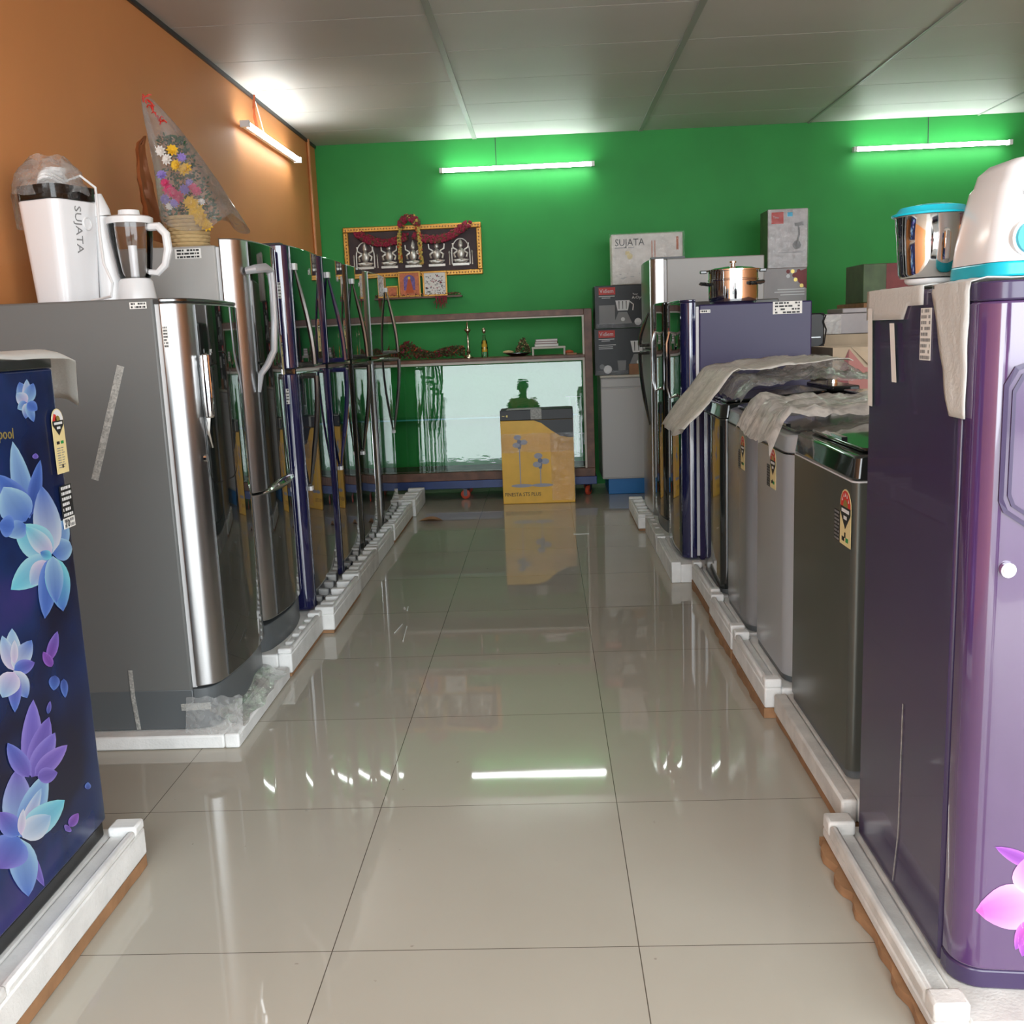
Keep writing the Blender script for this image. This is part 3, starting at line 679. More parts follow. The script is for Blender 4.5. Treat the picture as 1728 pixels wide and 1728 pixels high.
# L4..L7 two-door refrigerators
spec=[('navy blue two-door refrigerator with curved handles, first of the navy pair',3.93,4.47,'navy','navy','navy_glass',-.19,.05,'steel_dark','foam'),
      ('navy blue two-door refrigerator behind the first navy one',4.52,5.04,'navy','navy','navy_glass',-.16,.045,'navy','foam_dirty'),
      ('black glass two-door refrigerator, third from the green wall end of the left row behind the navy pair',5.09,5.60,'grey_side','steel_dark','black_glass',-.14,.045,'steel_dark','foam'),
      ('silver-striped two-door refrigerator at the far end of the left row',5.66,6.42,'grey_side','steel','black_glass',.29,.07,'steel','foam')]
spec[2]=('black glass two-door refrigerator between the navy pair and the silver-striped one',)+spec[2][1:]
for i,(lb,a,c,bm_,dm,gm,hy,ed_,hm,fmn) in enumerate(spec):
    f,d,g=fridge(lb,'refrigerator',-.975,a,c,.08,1.548,.62,'E',bm_,dm,gm,[(.088,1.052),(1.072,1.548)],t=.085,bow=.012,r=.035,edge=ed_,gmat='gasket')
    bow_handle(d[1],g,hy,1.462,1.085,.052,hm,.012); bow_handle(d[0],g,hy,.595,1.040,.055,hm,.012)
    b=MB(); P=front_map(g,hy,1.462); b.box(*sum([[P(-.014,0,.0)[0],P(-.014,0,.0)[0]+.012],[hy-.016,hy+.016],[1.455-.08,1.480-.08]],[])); b.build('handle_cap','white_pl',d[1])
    b=MB(); P=front_map(g,hy,.585); b.box(P(0,0)[0],P(0,0)[0]+.010,hy-.014,hy+.014,.575-.08,.592-.08); b.build('handle_cap','white_pl',d[0])
    MB().box(g['ox']-.088,g['ox']-.004,-g['W']/2+.003,g['W']/2-.003,1.053-.08,1.071-.08).build('seam_trim','chrome' if i in (0,3) else 'black_gloss',f)
    MB().box(g['ox']-.14,g['ox']-.03,-g['W']/2+.005,-g['W']/2+.05,1.4681,1.475).build('hinge_cover','black',f)
    text(('gdj','LG','gdj','LG')[i] if i!=1 and i!=3 else 'gdj',.030,'logo','white_ink',d[1],front_map(g,.03,1.455)(0,0,.001),(PI/2,0,PI/2))
    if i==0:
        info_sticker(d[1],lambda u,v,o=0:(g['ox']-.048+u,-g['W']/2-.0006-o,1.375-.08+v),.020,.06,rows=5,seed=31,label='white barcode sticker')
        info_sticker(d[0],lambda u,v,o=0:(g['ox']-.048+u,-g['W']/2-.0006-o,.965-.08+v),.020,.06,rows=5,seed=32,label='white barcode sticker')
    if i==3:
        for k,x in enumerate((.018,.036,.054)):
            P=front_map(g,-g['W']/2+.06+x,.57)
            MB().box(P(0,0)[0],P(0,0)[0]+.006,-g['W']/2+.045+x,-g['W']/2+.053+x,.02,.95).build('door_stripe','chrome' if k!=1 else 'black_gloss',d[0])
    if i<3: energy_label(d[1],front_map(g,.17,1.20),.055,.14)
    foam_base(('white foam tray with raised blocks under the first navy refrigerator','white foam tray under the second navy refrigerator','white foam tray under the black glass refrigerator','white foam tray under the silver-striped refrigerator')[i],(-.89,-.90,-.905,-.90)[i],-1.60,a-.045 if i==0 else a-.02,c+.02,.079,.112,i in (0,3),body_x=-.968,seed=40+i,m=fmn)
foam_base('empty white foam tray past the last refrigerator of the left row',-.885,-1.5,6.47,7.0,.07,.115,False,body_x=-1.0,seed=51)

# -- right row --------------------------------------------------------------
fr,dr,gr=fridge('purple flower-print single-door refrigerator facing the entrance, nearest on the right','refrigerator',1.535,.667,1.227,.046,1.231,.56,'S','purple_side','purple',None,[(.085,1.200)],t=.085,bow=.02,r=.045,gmat='black',cap=('purple_side',.030))
MB().prism([(x+gr['ox']-.006,y) for x,y in door_profile(gr['W'],.085,.02,.045)],.0,.036).build('plinth','purple_side',fr,bevel=.004)
# local frame of this one: local x -> world -Y, local y -> world x - mid
for p_ in (PETALS_PINK[:2],PETALS_PINK[2:3],PETALS_PINK[3:4],PETALS_PINK[4:]): petals(p_,'flower_print',dr[0],lambda u,v,o:(surfx(u-gr['mid'],gr['W'],gr['bow'],gr['r'])+gr['ox']+o,u-gr['mid'],v-gr['z0']),None,'print','printed pink flower')
fm=front_map(gr,.802-gr['mid'],.975,False)
def ring(b,P,o,i,h,mi=0):
    O=[P(u,v,h) for u,v in o]; I=[P(u,v,h) for u,v in i]; O0=[P(u,v,0) for u,v in o]; I0=[P(u,v,0) for u,v in i]; n=len(O)
    b.add(O+I+O0+I0,[(k,(k+1)%n,n+(k+1)%n,n+k) for k in range(n)]+[(k,2*n+k,2*n+(k+1)%n,(k+1)%n) for k in range(n)]+[(n+k,n+(k+1)%n,3*n+(k+1)%n,3*n+k) for k in range(n)],mi)
def oct_(x0,x1,z0,z1,c): return [(x0,z0+c*1.2),(x0+c*.15,z0+c*.8),(x0+c,z0+c*.2),(x0+c*1.4,z0),(x1-c,z0),(x1,z0+c),(x1,z1-c*.5),(x1-c*.5,z1),(x0+c*.9,z1),(x0+c*.3,z1-c*.2),(x0,z1-c*.8)]
b=MB(); ring(b,fm,oct_(-.105,.105,-.135,.135,.045),oct_(-.099,.099,-.129,.129,.043),.004); ring(b,fm,oct_(-.093,.093,-.123,.123,.042),oct_(-.088,.088,-.118,.118,.04),.003)
b.build('handle_rim','purple_side',dr[0],smooth=0)
b=MB(); q=oct_(-.066,.080,-.098,.098,.037); b.add([fm(u,v,.0012) for u,v in q],[tuple(range(len(q)))]); b.build('handle_plate','teal_panel',dr[0],smooth=0)
fm=front_map(gr,.714-gr['mid'],.785,False)
b=MB(); b.disc((fm(0,0,.004)[0],fm(0,0)[1],fm(0,0)[2]),.012,'x',24,0,.008); b.disc((fm(0,0,.009)[0],fm(0,0)[1],fm(0,0)[2]),.008,'x',24,1,.003); b.build('key_lock',['chrome','white_pl'],dr[0])
SR=lambda u,v,o=0:(-(u-1.815), -gr['W']/2-.0008-o, v-.046)
tape(fr,[(1.84,.45),(1.843,.20),(1.845,.17),(1.865,.065)],.006,SR,label='narrow translucent tape on the side')
info_sticker(fr,lambda u,v,o=0:SR(1.79-u,1.150+v,o),.05,.09,rows=9,seed=61,ink='grey_ink',label='white printed paper slip')
foam_base('white foam tray with torn brown cardboard under the purple refrigerator facing the entrance',.598,1.26,1.47,2.13,.045,.080,True,body_x=.658,blocks=False,seed=5,cardout=.014,cardh=.022,m='foam_dirty')

def washer(label,x,y0,y1,z0,z1,depth,body,lid,bandz,group=None,r=.05,lab=None,topmat=None,near_label=False):
    t=thing('washing_machine',label,'washing machine',(x+depth/2,(y0+y1)/2,z0),PI,group); W=y1-y0; ox=depth/2
    prof=lambda g=0:[(ox-px-g if False else px,py) for px,py in rrect(-ox,ox,-W/2,W/2,r)]
    def pr(inset,rr=r):
        return rrect(-ox+inset,ox-inset,-W/2+inset,W/2-inset,rr)
    MB().prism(pr(0),.02,bandz-z0-.004).build('body',body,t,smooth=40)
    MB().prism(pr(.004),.0,.022).build('base','plinth',t,smooth=40)
    # upper housing, sloping down towards the front
    a=pr(.0); top=pr(.008)
    hb=[(px,py,bandz-z0) for px,py in a]; ht=[(px,py,z1-z0-(.035*max(0,(px+ox)/(2*ox))**2.0)) for px,py in top]
    u=MB(); u.hexa(hb,ht); u.build('top_housing',topmat or body,t,bevel=.006,smooth=40)
    MB().prism(pr(-.0),bandz-z0-.0045,bandz-z0-.0005).build('seam','gasket' if topmat else 'steel_dark',t,smooth=40)
    # lid
    L=MB(); zz=lambda px:z1-z0-(.035*max(0,(px+ox)/(2*ox))**2.0)
    q=rrect(-ox+.13,ox-.035,-W/2+.03,W/2-.03,.04)
    L.hexa([(px,py,zz(px)+.0008) for px,py in q],[(px,py,zz(px)+.010) for px,py in q]); ld=L.build('lid',lid,t,bevel=.003,smooth=40)
    MB().box(ox-.05,ox-.036,-.06,.06,zz(ox-.04)+.0105,zz(ox-.04)+.018).build('lid_handle','chrome',ld)
    q=MB(); q.box(-ox+.012,-ox+.12,-W/2+.03,W/2-.03,z1-z0+.001,z1-z0+.022); cp=q.build('control_panel','black_gloss',t,bevel=.005)
    k=MB(); k.lathe([(.022,0),(.02,.014),(0,.015)],(-ox+.065,0,z1-z0+.0225),16); k.build('dial','chrome',cp)
    if lab:
        ly,lz,w,h=lab
        P=lambda u_,v,o=0:(ox+.0008+o, -(ly-(y0+y1)/2)-u_, lz-z0+v)   # rotated by 180 degrees: local y = -world y
        energy_label(t,lambda u_,v,o=0:(ox+.0008+o,-(ly-(y0+y1)/2)+u_,lz-z0+v),w,h)
        info_sticker(t,lambda u_,v,o=0:(ox+.0006+o,-(ly+w*.5+.026-(y0+y1)/2)+u_,lz-z0-.03+v),.045,h*.55,'black_ink','grey_ink',8,seed=int(lz*1000),label='dark feature sticker')
    return t
W2=washer('dark olive top-load washing machine with black lid, beside the nearest purple refrigerator',.695,2.275,2.835,.088,.905,.56,'olive','black_gloss',.815,lab=(2.325,.722,.085,.135),topmat='black_gloss',r=.02)
W3=washer('silver top-load washing machine with rounded corners, behind the dark olive one',.695,2.89,3.375,.10,.885,.56,'silver_paint_light','black_gloss',.80,lab=(3.08,.735,.075,.125),r=.07)
W4=washer('silver top-load washing machine half under clear film, before the black one',.690,3.42,3.88,.10,.895,.56,'silver_paint','black_gloss',.81,lab=(3.53,.73,.07,.12),r=.06)
W5=washer('black top-load washing machine under the folded foam sheet',.685,3.95,4.40,.10,.90,.56,'black_gloss','black_gloss',.81,r=.03)
foam_base('white foam tray with brown cardboard under the dark olive washing machine',.652,1.28,2.17,2.86,.085,.088,True,body_x=.69,blocks=False,seed=71,m='foam_dirty',cardout=-.004,cardh=.028)
for lb,x,a,c,sd in (('curved white foam tray under the front silver washing machine',.628,2.875,3.40,72),('white foam tray under the silver washing machine half covered in film',.628,3.43,3.90,73),('white foam tray with cut-out under the black washing machine',.640,3.935,4.46,74)):
    foam_base(lb,x,1.28,a,c,.096,.125,True,body_x=.68,blocks=False,seed=sd,cardout=.009,cardh=.034)

f6,d6,g6=fridge('tall purple refrigerator with plain side panel carrying the steel pressure cooker','refrigerator',.605,4.60,5.15,.09,1.272,.60,'W','purple_side_far','navy','navy_glass',[(.098,1.282)],t=.082,bow=.02,r=.045,edge=.03,gmat='gasket',cap=('navy',.010))
S6=lambda u,v,o=0:(-(u-.905), g6['W']/2+.0008+o, v-.09)
info_sticker(f6,lambda u,v,o=0:S6(1.095-u,1.240+v,o),.13,.055,rows=4,seed=81,label='white name label with purple lettering')
info_sticker(f6,lambda u,v,o=0:S6(.728-u,1.238+v,o),.046,.014,rows=1,seed=82,label='small white sticker')
b=MB(); fm=front_map(g6,.18,1.0); b.tube([fm(0,.14,0),fm(0,.15,.03),fm(0,.10,.042),fm(0,-.10,.042),fm(0,-.15,.03),fm(0,-.14,0)],.009,8); b.build('handle','chrome',d6[0])
foam_base('white foam tray under the tall purple refrigerator with the pressure cooker',.557,1.20,4.53,5.17,.088,.10,False,body_x=.60,blocks=False,seed=82)
f7,d7,g7=fridge('black glass single-door refrigerator between the purple and the silver ones in the right row','refrigerator',.60,5.22,5.72,.09,1.30,.60,'W','grey_side','steel_dark','black_glass',[(.17,1.30)],t=.082,bow=.02,r=.045,edge=.02,plinth=.07)
b=MB(); fm=front_map(g7,.18,1.0); b.tube([fm(0,.14,0),fm(0,.15,.03),fm(0,.10,.042),fm(0,-.10,.042),fm(0,-.15,.03),fm(0,-.14,0)],.009,8); b.build('handle','chrome',d7[0])
foam_base('grey-white foam tray under the black glass refrigerator of the right row',.555,1.20,5.185,5.73,.088,.10,False,body_x=.60,seed=83,m='foam_dirty')
f9,d9,g9=fridge('tall silver refrigerator with pale grey side panel at the far end of the right row','refrigerator',.605,5.80,6.38,.08,1.555,.645,'W','grey_side_light','steel','steel',[(.085,1.045),(1.055,1.555)],t=.085,bow=.014,r=.03,edge=.04)
MB().box(.12,.31,g9['W']/2-.06,g9['W']/2-.004,1.4715,1.482).build('hinge_cover','black',f9)
bow_handle(d9[0],g9,.20,.62,1.03,.05,'steel_dark',.012); bow_handle(d9[1],g9,.20,1.25,1.075,.05,'steel_dark',.012)
foam_base('white foam tray with raised bubbles under the tall silver refrigerator',.515,1.25,5.755,6.40,.078,.10,True,body_x=.60,seed=84)
# ------------------------------------------------------------------ film and foam sheets on the appliances
def sheet(name,label,cat,fn,nu,nv,m,solid=0,group=None):
    b=MB(); b.grid(fn,nu,nv); o=b.build(name,m,None,smooth=70,solid=solid); return tag(o,label,cat,group)
nz=lambda x,y,z=0,s=1:noise.noise((x*s,y*s,z*s))
def film_fn(x0,x1,y0,y1,zf,amp,seed,edge=.0,drop=None):
    def fn(s,q):
        x=x0+(x1-x0)*s; y=y0+(y1-y0)*q
        z=zf(x,y)+amp*abs(nz(s*5,q*4,seed))+amp*.5*abs(nz(s*13,q*11,seed+3))
        return (x+.012*nz(s*6,q*6,seed+9),y+.015*nz(s*5,q*7,seed+5),z)
    return fn
# blue refrigerator foam cloth
def fnL1(s,q):
    y=1.46+.86*q; x=-1.50+.50*s; z=1.179+.010*abs(nz(s*4,q*4,2))
    if y>2.085: z-=.035*(y-2.085)/.2+.06*((y-2.085)/.22)**2
    if s>.93: z-= (s-.93)*.25*(0.3+.7*q)
    return (x-.10*max(0,(y-2.12))/.2*s, y, z)
sheet('foam_sheet','thin white foam sheet lying on the blue flower refrigerator','foam sheet',fnL1,20,34,'foam_sheet',.003)
# purple refrigerator foam cloths
top=1.2335
def fnR1a(s,q):      # strip hanging over the aisle side, narrowing downwards
    L=.075+.215; d=-.16+ (L+.085)*s           # distance along the strip, 0 = the edge
    yc=(1.755)*(1-q)+(1.60)*q
    if d<0: x=.664-d+.0; z=top+.0015+.004*abs(nz(s*4,q*4,1))
    else:
        x=.6625-.002-.006*abs(nz(s*5,q*4,4)); z=top-d
        k=d/.17; yc=(1.755-.075*k)*(1-q)+(1.60+.0*k)*q
    if abs(d)<.012: x=.6615; z=top-.002
    return (x,yc,z)
sheet('foam_sheet','white foam sheet hanging over the side of the purple refrigerator beneath the white mixer','foam sheet',fnR1a,30,10,'foam_sheet',.002)
def fnR1b(s,q):
    d=-.30+.36*s; y=1.80+.305*q
    if d<0: return (.664-d,y,top+.0015+.003*abs(nz(s*4,q*4,7)))
    return (.6635-.002*abs(nz(s*5,q*9,2)),y,top-d*(.95 if q>.25 else .55))
sf=sheet('foam_sheet','pleated white foam sheet taped over the back edge of the purple refrigerator','foam sheet',fnR1b,24,16,'foam_sheet',.002)
for (ya,za,yb,zb,w) in ((2.075,1.20,2.062,1.005,.014),(1.945,1.17,1.925,1.06,.013)):
    b=MB(); b.add([(.6595,ya-w,za),(.6595,ya+w,za),(.6600,yb+w,zb),(.6600,yb-w,zb)],[(0,1,2,3)]); b.build('tape_strip','paper',sf,smooth=0,label='off-white tape strip')
# washers' film
def zR3(x,y):
    z=.925
    if x<.69: z-= (.69-x)*1.9
    if y<2.90: z-=(2.90-y)*.6
    return z
sheet('plastic_cover','crinkled clear plastic cover over the front silver washing machine','plastic cover',
      film_fn(.635,1.30,2.865,3.40,zR3,.035,3),30,26,'film')
def zR4(x,y):
    z=.955+.02*math.sin((x-.7)*6)
    if x<.70: z-= (.70-x)*.9
    return z
sheet('plastic_cover','clear plastic cover draped on the silver washing machine half under film','plastic cover',
      film_fn(.66,1.28,3.42,3.93,zR4,.045,8),30,26,'film_thin')
def fnFold(s,q):     # folded foam sheet sliding off the black washer
    y=3.70+.72*q; x=.50+.62*s
    z=.955+.075*math.sin(min(1,s*1.15)*PI*.55)
    if s<.30: z-=(.30-s)*.66*(1 if q>.35 else .75+.7*q)
    z+=.02*nz(s*5,q*4,4)+.012*abs(nz(s*14,q*9,5))
    y-= .05*(1-s)
    return (x+.02*nz(q*6,s*3,9),y,z)
sheet('foam_sheet','folded translucent foam sheet sliding off the black washing machine','foam sheet',fnFold,34,26,film_mat('foam_fold',(.96,.94,.88),1.25,.4,.5,22,gloss=.35),.002)
sheet('plastic_cover','glossy dark-looking clear plastic heap behind the washing machines near the brown carton','plastic cover',
      lambda s,q:(.98+.40*s,4.30+.27*q,.93+.10*math.sin(PI*s)*math.sin(PI*min(1,q+.15))+.03*nz(s*7,q*7,3)),24,18,'film_thin')

# ------------------------------------------------------------------ on the grey refrigerator: juicer and jug
ZT=1.3185
j=thing('juicer','white juicer with tapered body and smoked lid on the grey refrigerator','juicer',(-1.452,3.08,ZT),math.radians(70))
def taper(w0,w1,d0,d1,h,r=.03,z0=0):
    a=[(x,y,z0) for x,y in rrect(-w0/2,w0/2,-d0/2,d0/2,r)]; b_=[(x,y,z0+h) for x,y in rrect(-w1/2,w1/2,-d1/2,d1/2,r*1.1)]
    return a,b_
b=MB(); a,c=taper(.150,.180,.130,.160,.300); b.hexa(a,c); b.build('body','white_glossy',j,bevel=.004)
b=MB(); a,c=taper(.180,.182,.160,.160,.040,z0=.302); b.hexa(a,c); b.build('smoked_lid','smoke',j)
b=MB(); b.lathe([(.033,0),(.030,.04),(.034,.045),(.034,.055),(0,.058)],(.0,.0,.343),20); b.build('pusher','white_pl',j)
b=MB()
for k in range(3):
    b.tube([(-.035+.045*math.cos(t)+.004*k,-.02+.022*math.sin(t),.356+.009*k+.008*math.sin(2*t)) for t in [2*PI*i/20 for i in range(20)]],.0042,6,closed=True)
b.tube([(.01,-.03,.36),(.03,-.07,.375),(.05,-.105,.34),(.03,-.125,.29),(.0,-.15,.20),(-.04,-.19,.11),(-.05,-.225,.05),(-.05,-.215,.012),(-.03,-.12,.004)],.0038,8)
b.build('power_cord','white_pl',j)
b=MB(); b.tube([(.105,-.075,.0),(.105,-.075,.10),(.100,-.07,.20),(.098,-.07,.262)],[.040,.036,.026,.024],16); b.build('spout_stand','white_pl',j,smooth=50)
b=MB(); b.tube([(.098,-.07,.2625),(.096,-.068,.28),(.09,-.06,.325)],[.030,.030,.022],14); b.build('cap','white_pl',j)
b=MB(); b.lathe([(.0165,0),(.0165,.002)],(0,0,0),24)
P=lambda x,z:(x,-.0765+ (-.0)*z,z)
tx=text('SUJATA',.036,'brand_lettering','grey_ink',j,(0,0,0),(0,0,0),sx=1.15)
al=math.atan(.015/.30); X_=Vector((0,math.sin(al),-math.cos(al))); N_=Vector((0,-math.cos(al),-math.sin(al))); Y_=N_.cross(X_)
tx.matrix_basis=Matrix(((X_.x,Y_.x,N_.x,-.016),(X_.y,Y_.y,N_.y,-.0800),(X_.z,Y_.z,N_.z,.285),(0,0,0,1)))
b=MB(); b.tube([(.030+.015*math.cos(t),-.0785+.0,.235+.018*math.sin(t)) for t in [2*PI*i/24 for i in range(24)]],.0022,6,closed=True); b.build('logo_ring','white_pl',j)
def bag(s,q):
    t=2*PI*s; r=.105*(1-.55*q**2)+.012*nz(math.cos(t)*2,math.sin(t)*2,q*4)
    return (-1.452+r*math.cos(t)*1.05-.02, 3.08+r*math.sin(t)*.85, ZT+.318+.115*q+.014*nz(s*9,q*7,2)-(.09 if q<.12 and .35<s<.55 else 0))
o=MB().grid(bag,36,10).build('plastic_bag','film_thin',None,smooth=70); tag(o,'clear plastic bag crumpled over the juicer lid and its cord','plastic bag')

g_=thing('blender_jug','clear blender jug with white handle and lid beside the juicer','jug',(-1.262,3.14,ZT),math.radians(-8)); g_.scale=(1.1,1.1,1.14)
b=MB(); b.lathe([(.052,0),(.052,.012),(.046,.055),(.040,.062),(.0,.062)],(0,0,0),24); b.build('base','white_pl',g_)
b=MB(); b.lathe([(.040,.063),(.046,.075),(.058,.17),(.060,.205),(.058,.205),(.056,.17),(.044,.077),(.038,.066)],(0,0,0),28); b.build('jug','jar_glass',g_)
b=MB(); b.lathe([(.062,.206),(.063,.222),(.055,.226),(.03,.228),(.028,.242),(0,.243)],(0,0,0),28); b.build('lid','white_pl',g_)
b=MB(); b.tube([(.055,-.0,.196),(.085,0,.196),(.105,0,.175),(.108,0,.135),(.095,0,.095),(.070,0,.075),(.045,0,.078)],[.011,.012,.012,.012,.011,.010,.008],10); b.build('handle','white_pl',g_)
b=MB(); b.lathe([(.012,.064),(.012,.150),(0,.152)],(0,0,0),12); b.build('strainer','white_glossy',g_)

# flower basket
bk=thing('flower_basket','wicker basket of bright flowers wrapped in clear cellophane on the silver-edged refrigerator','flower basket',(-1.245,3.62,1.5105),0)
b=MB(); nl=9
for k in range(nl):
    z=.006+.0128*k; r=.060+.0012*k+(.004 if k==nl-1 else 0)
    b.tube([((r+.0018*math.sin(14*t+k*PI))*math.cos(t),(r+.0018*math.sin(14*t+k*PI))*math.sin(t),z) for t in [2*PI*i/56 for i in range(56)]],.0068,6,closed=True)
b.lathe([(.0,.002),(.056,.002),(.058,.10)],(0,0,0),24)
b.build('basket','wicker',bk)
rd=random.Random(5)
def cone_pt(h,spread=1):      # point inside the bouquet at height fraction h; leans to the left as it rises
    R=.085*(1-h)**.8+.012; a=rd.random()*2*PI; q=rd.random()**.5*spread
    cx=.015-.115*h**1.1+.03*math.sin(PI*h); return Vector((cx+R*q*math.cos(a),R*.8*q*math.sin(a),.10+.40*h))
b=MB()
for i in range(900):
    h=rd.random()**1.4*.72; p=cone_pt(h,1.05); d=Vector((rd.uniform(-1,1),rd.uniform(-1,1),rd.uniform(-.3,1))).normalized()*rd.uniform(.012,.026)
    s=d.cross(Vector((rd.random(),rd.random(),rd.random()))).normalized()*.0045
    b.add([p,p+d*.5+s,p+d,p+d*.5-s],[(0,1,2,3)])
o=b.build('foliage','leaf',bk,smooth=0); o['kind']='stuff'
def flower(p,r,m,n=9,name='flower'):
    b=MB(); nrm=Vector((rd.uniform(-.3,.5),-1,rd.uniform(-.2,.5))).normalized(); a=nrm.orthogonal().normalized(); c=nrm.cross(a)
    for L in range(2):
        for k in range(n):
            t=2*PI*(k+.5*L)/n; d=(a*math.cos(t)+c*math.sin(t)); w=nrm.cross(d)*r*.26; rr=r*(1-.3*L)
            b.add([p+nrm*.003*L,p+d*rr*.6+w+nrm*.006*(1+L),p+d*rr+nrm*.003*(1+2*L),p+d*rr*.6-w+nrm*.006*(1+L)],[(0,1,2,3)])
    b.ball(p+nrm*.006,r*.2,6)
    return b.build(name,m,bk,smooth=0)
for (x,z,r,m) in ((.05,.135,.034,'petal_y'),(.068,.10,.030,'petal_y'),(.035,.155,.026,'petal_y'),(.085,.075,.024,'petal_y'),(.03,.265,.028,'petal_y'),(.0,.28,.024,'petal_y'),
                  (-.035,.20,.024,'petal_p'),(-.02,.185,.022,'petal_p'),(.0,.175,.024,'petal_p'),(-.045,.222,.020,'petal_p'),(.062,.19,.020,'petal_p'),(.05,.205,.018,'petal_p'),
                  (-.05,.17,.020,'petal_v'),(.02,.20,.020,'petal_v'),(-.02,.155,.018,'petal_v'),(.04,.22,.016,'petal_v'),(-.055,.25,.02,'petal_v'),(-.03,.30,.022,'petal_w'),(-.01,.33,.022,'petal_y'),(.02,.305,.018,'petal_v'),(-.05,.33,.02,'petal_w'),(-.04,.145,.014,'petal_w'),(.075,.155,.014,'petal_w')):
    flower(Vector((x,-.065-.2*abs(x)*0,z)),r,m)
def cello(s,q):
    t=2*PI*s; h=q; R=(.115*(1-h)**.75+.010)*(1+.12*math.sin(5*t+3*h)); cx=.025-.135*h**1.05+.02*math.sin(PI*h)
    return (cx+R*math.cos(t)+(.05*(1-h)**3 if math.cos(t)>0 else 0), R*.85*math.sin(t), .085+.44*h-.03*(1-h)*math.sin(3*t)+.006*nz(s*10,h*8,1))
MB().grid(cello,48,18).build('cellophane','cello',bk,smooth=60)
def wrap(s,q):
    t=PI*(.75+.5*s); h=q; R=.118*(1-h)**.5+.012+.012*nz(s*6,q*6,3); cx=-.002-.10*h
    return (cx+R*math.cos(t)-.004,R*.8*math.sin(t)-.02,.03+.36*h+.03*s*(1-h))
MB().grid(wrap,12,14).build('brown_wrap','brown_paper',bk,smooth=30)
b=MB()
for i in range(26):
    p=Vector((-.105+.004*i*.6+rd.uniform(-.006,.006),-.03+rd.uniform(-.01,.01),.52-.0035*i)); q_=p+Vector((rd.uniform(-.015,.02),rd.uniform(-.01,.01),rd.uniform(-.02,.012))); b.tube([p,(p+q_)/2+Vector((0,-.006,.004)),q_],.0022,4)
b.build('ribbon','ribbon',bk)

# ------------------------------------------------------------------ on the purple refrigerator: mixer, steel jar
mx=thing('mixer_grinder','white mixer grinder with cyan base band and dial, cut by the right edge','mixer',(.885,1.80,1.2400),0)
W_=.30
a0=rrect(-.148,.148,-.115,.115,.05); b=MB()
def lv(sc,z,dx=0): return [(x*sc+dx,y*sc,z) for x,y in a0]
b.hexa(lv(1.0,.0005),lv(.99,.024)); b.build('base_band','cyan',mx,bevel=.003)
b=MB(); n=len(a0)
levels=[(.985,.0245),(.96,.06),(.90,.11),(.84,.150),(.80,.158),(.765,.178),(.66,.192),(.45,.198)]
vs=[];fs=[]
for sc,z in levels: vs+=lv(sc,z)
for i in range(len(levels)-1):
    for k in range(n): fs.append((i*n+k,i*n+(k+1)%n,(i+1)*n+(k+1)%n,(i+1)*n+k))
fs+= [tuple(range((len(levels)-1)*n,len(levels)*n)),tuple(reversed(range(n)))]
b.add(vs,fs); b.build('body','white_glossy',mx,smooth=50)
b=MB(); b.disc((-.094,-.114,.060),.026,'y',28,0,.02); b.disc((-.094,-.108,.060),.031,'y',28,1,.014); b.build('dial',['cyan','white_pl'],mx)
text('HL',.011,'lettering','grey_ink',mx,(-.108,-.105,.128),(math.radians(78),0,0))
jr=thing('steel_jar','steel mixer jar with cyan lid on a white stand beside the white mixer','jar',(.748,2.00,1.2405),0)
b=MB(); b.lathe([(.038,0),(.044,.004),(.046,.008),(.046,.011),(0,.011)],(0,0,0),28); b.build('jar_base','white_pl',jr)
b=MB(); b.lathe([(.030,.0115),(.054,.013),(.058,.021),(.062,.080),(.066,.126),(.068,.128),(0,.128)],(0,0,0),40); b.build('jar_body','chrome',jr,smooth=40)
b=MB(); b.lathe([(.072,.1285),(.073,.132),(.064,.136),(.058,.144),(.03,.149),(0,.149)],(0,0,0),40); b.build('lid','cyan',jr,smooth=40)
b=MB(); b.tube([(.005,-.0605,.040),(.005,-.066,.045),(.005,-.068,.07),(.005,-.067,.092),(.005,-.062,.098)],.006,8,flat=.5); b.build('embossed_panel','chrome',jr)
b=MB(); b.box(.030,.048,-.060,-.045,.016,.035); b.build('handle_bracket','cyan',jr,bevel=.003)

# pressure cooker on the far purple refrigerator
pc=thing('pressure_cooker','shiny steel pressure cooker with black side handles on the tall purple refrigerator','pot',(.895,4.83,1.2705),0)
b=MB(); b.lathe([(.0,0),(.100,0),(.112,.010),(.115,.03),(.115,.105),(.118,.108),(.118,.112),(.114,.114),(0,.114)],(0,0,0),48); b.build('pan','chrome',pc,smooth=35)
b=MB(); b.lathe([(.1145,.1145),(.1145,.148),(.128,.150),(.128,.156),(.110,.158),(.09,.164),(.04,.170),(0,.171)],(0,0,0),48); b.build('lid','chrome',pc,smooth=35)
for s in (-1,1):
    b=MB(); b.tube([(s*.112,-.02,.090),(s*.135,-.03,.094),(s*.155,-.03,.096),(s*.158,-.03,.090)] if s<0 else [(.07,-.098,.088),(.085,-.13,.090),(.115,-.12,.093),(.118,-.04,.090)],.0085,8); b.build('side_handle','black_gloss',pc)
    b=MB(); b.box(s*.138-.016,s*.138+.016,-.014,.014,.142,.157); b.build('lid_handle','black_gloss',pc,bevel=.003)
b=MB(); b.lathe([(.010,.1715),(.010,.185),(.016,.187),(.016,.195),(0,.196)],(0,0,0),16); b.build('valve','chrome',pc)

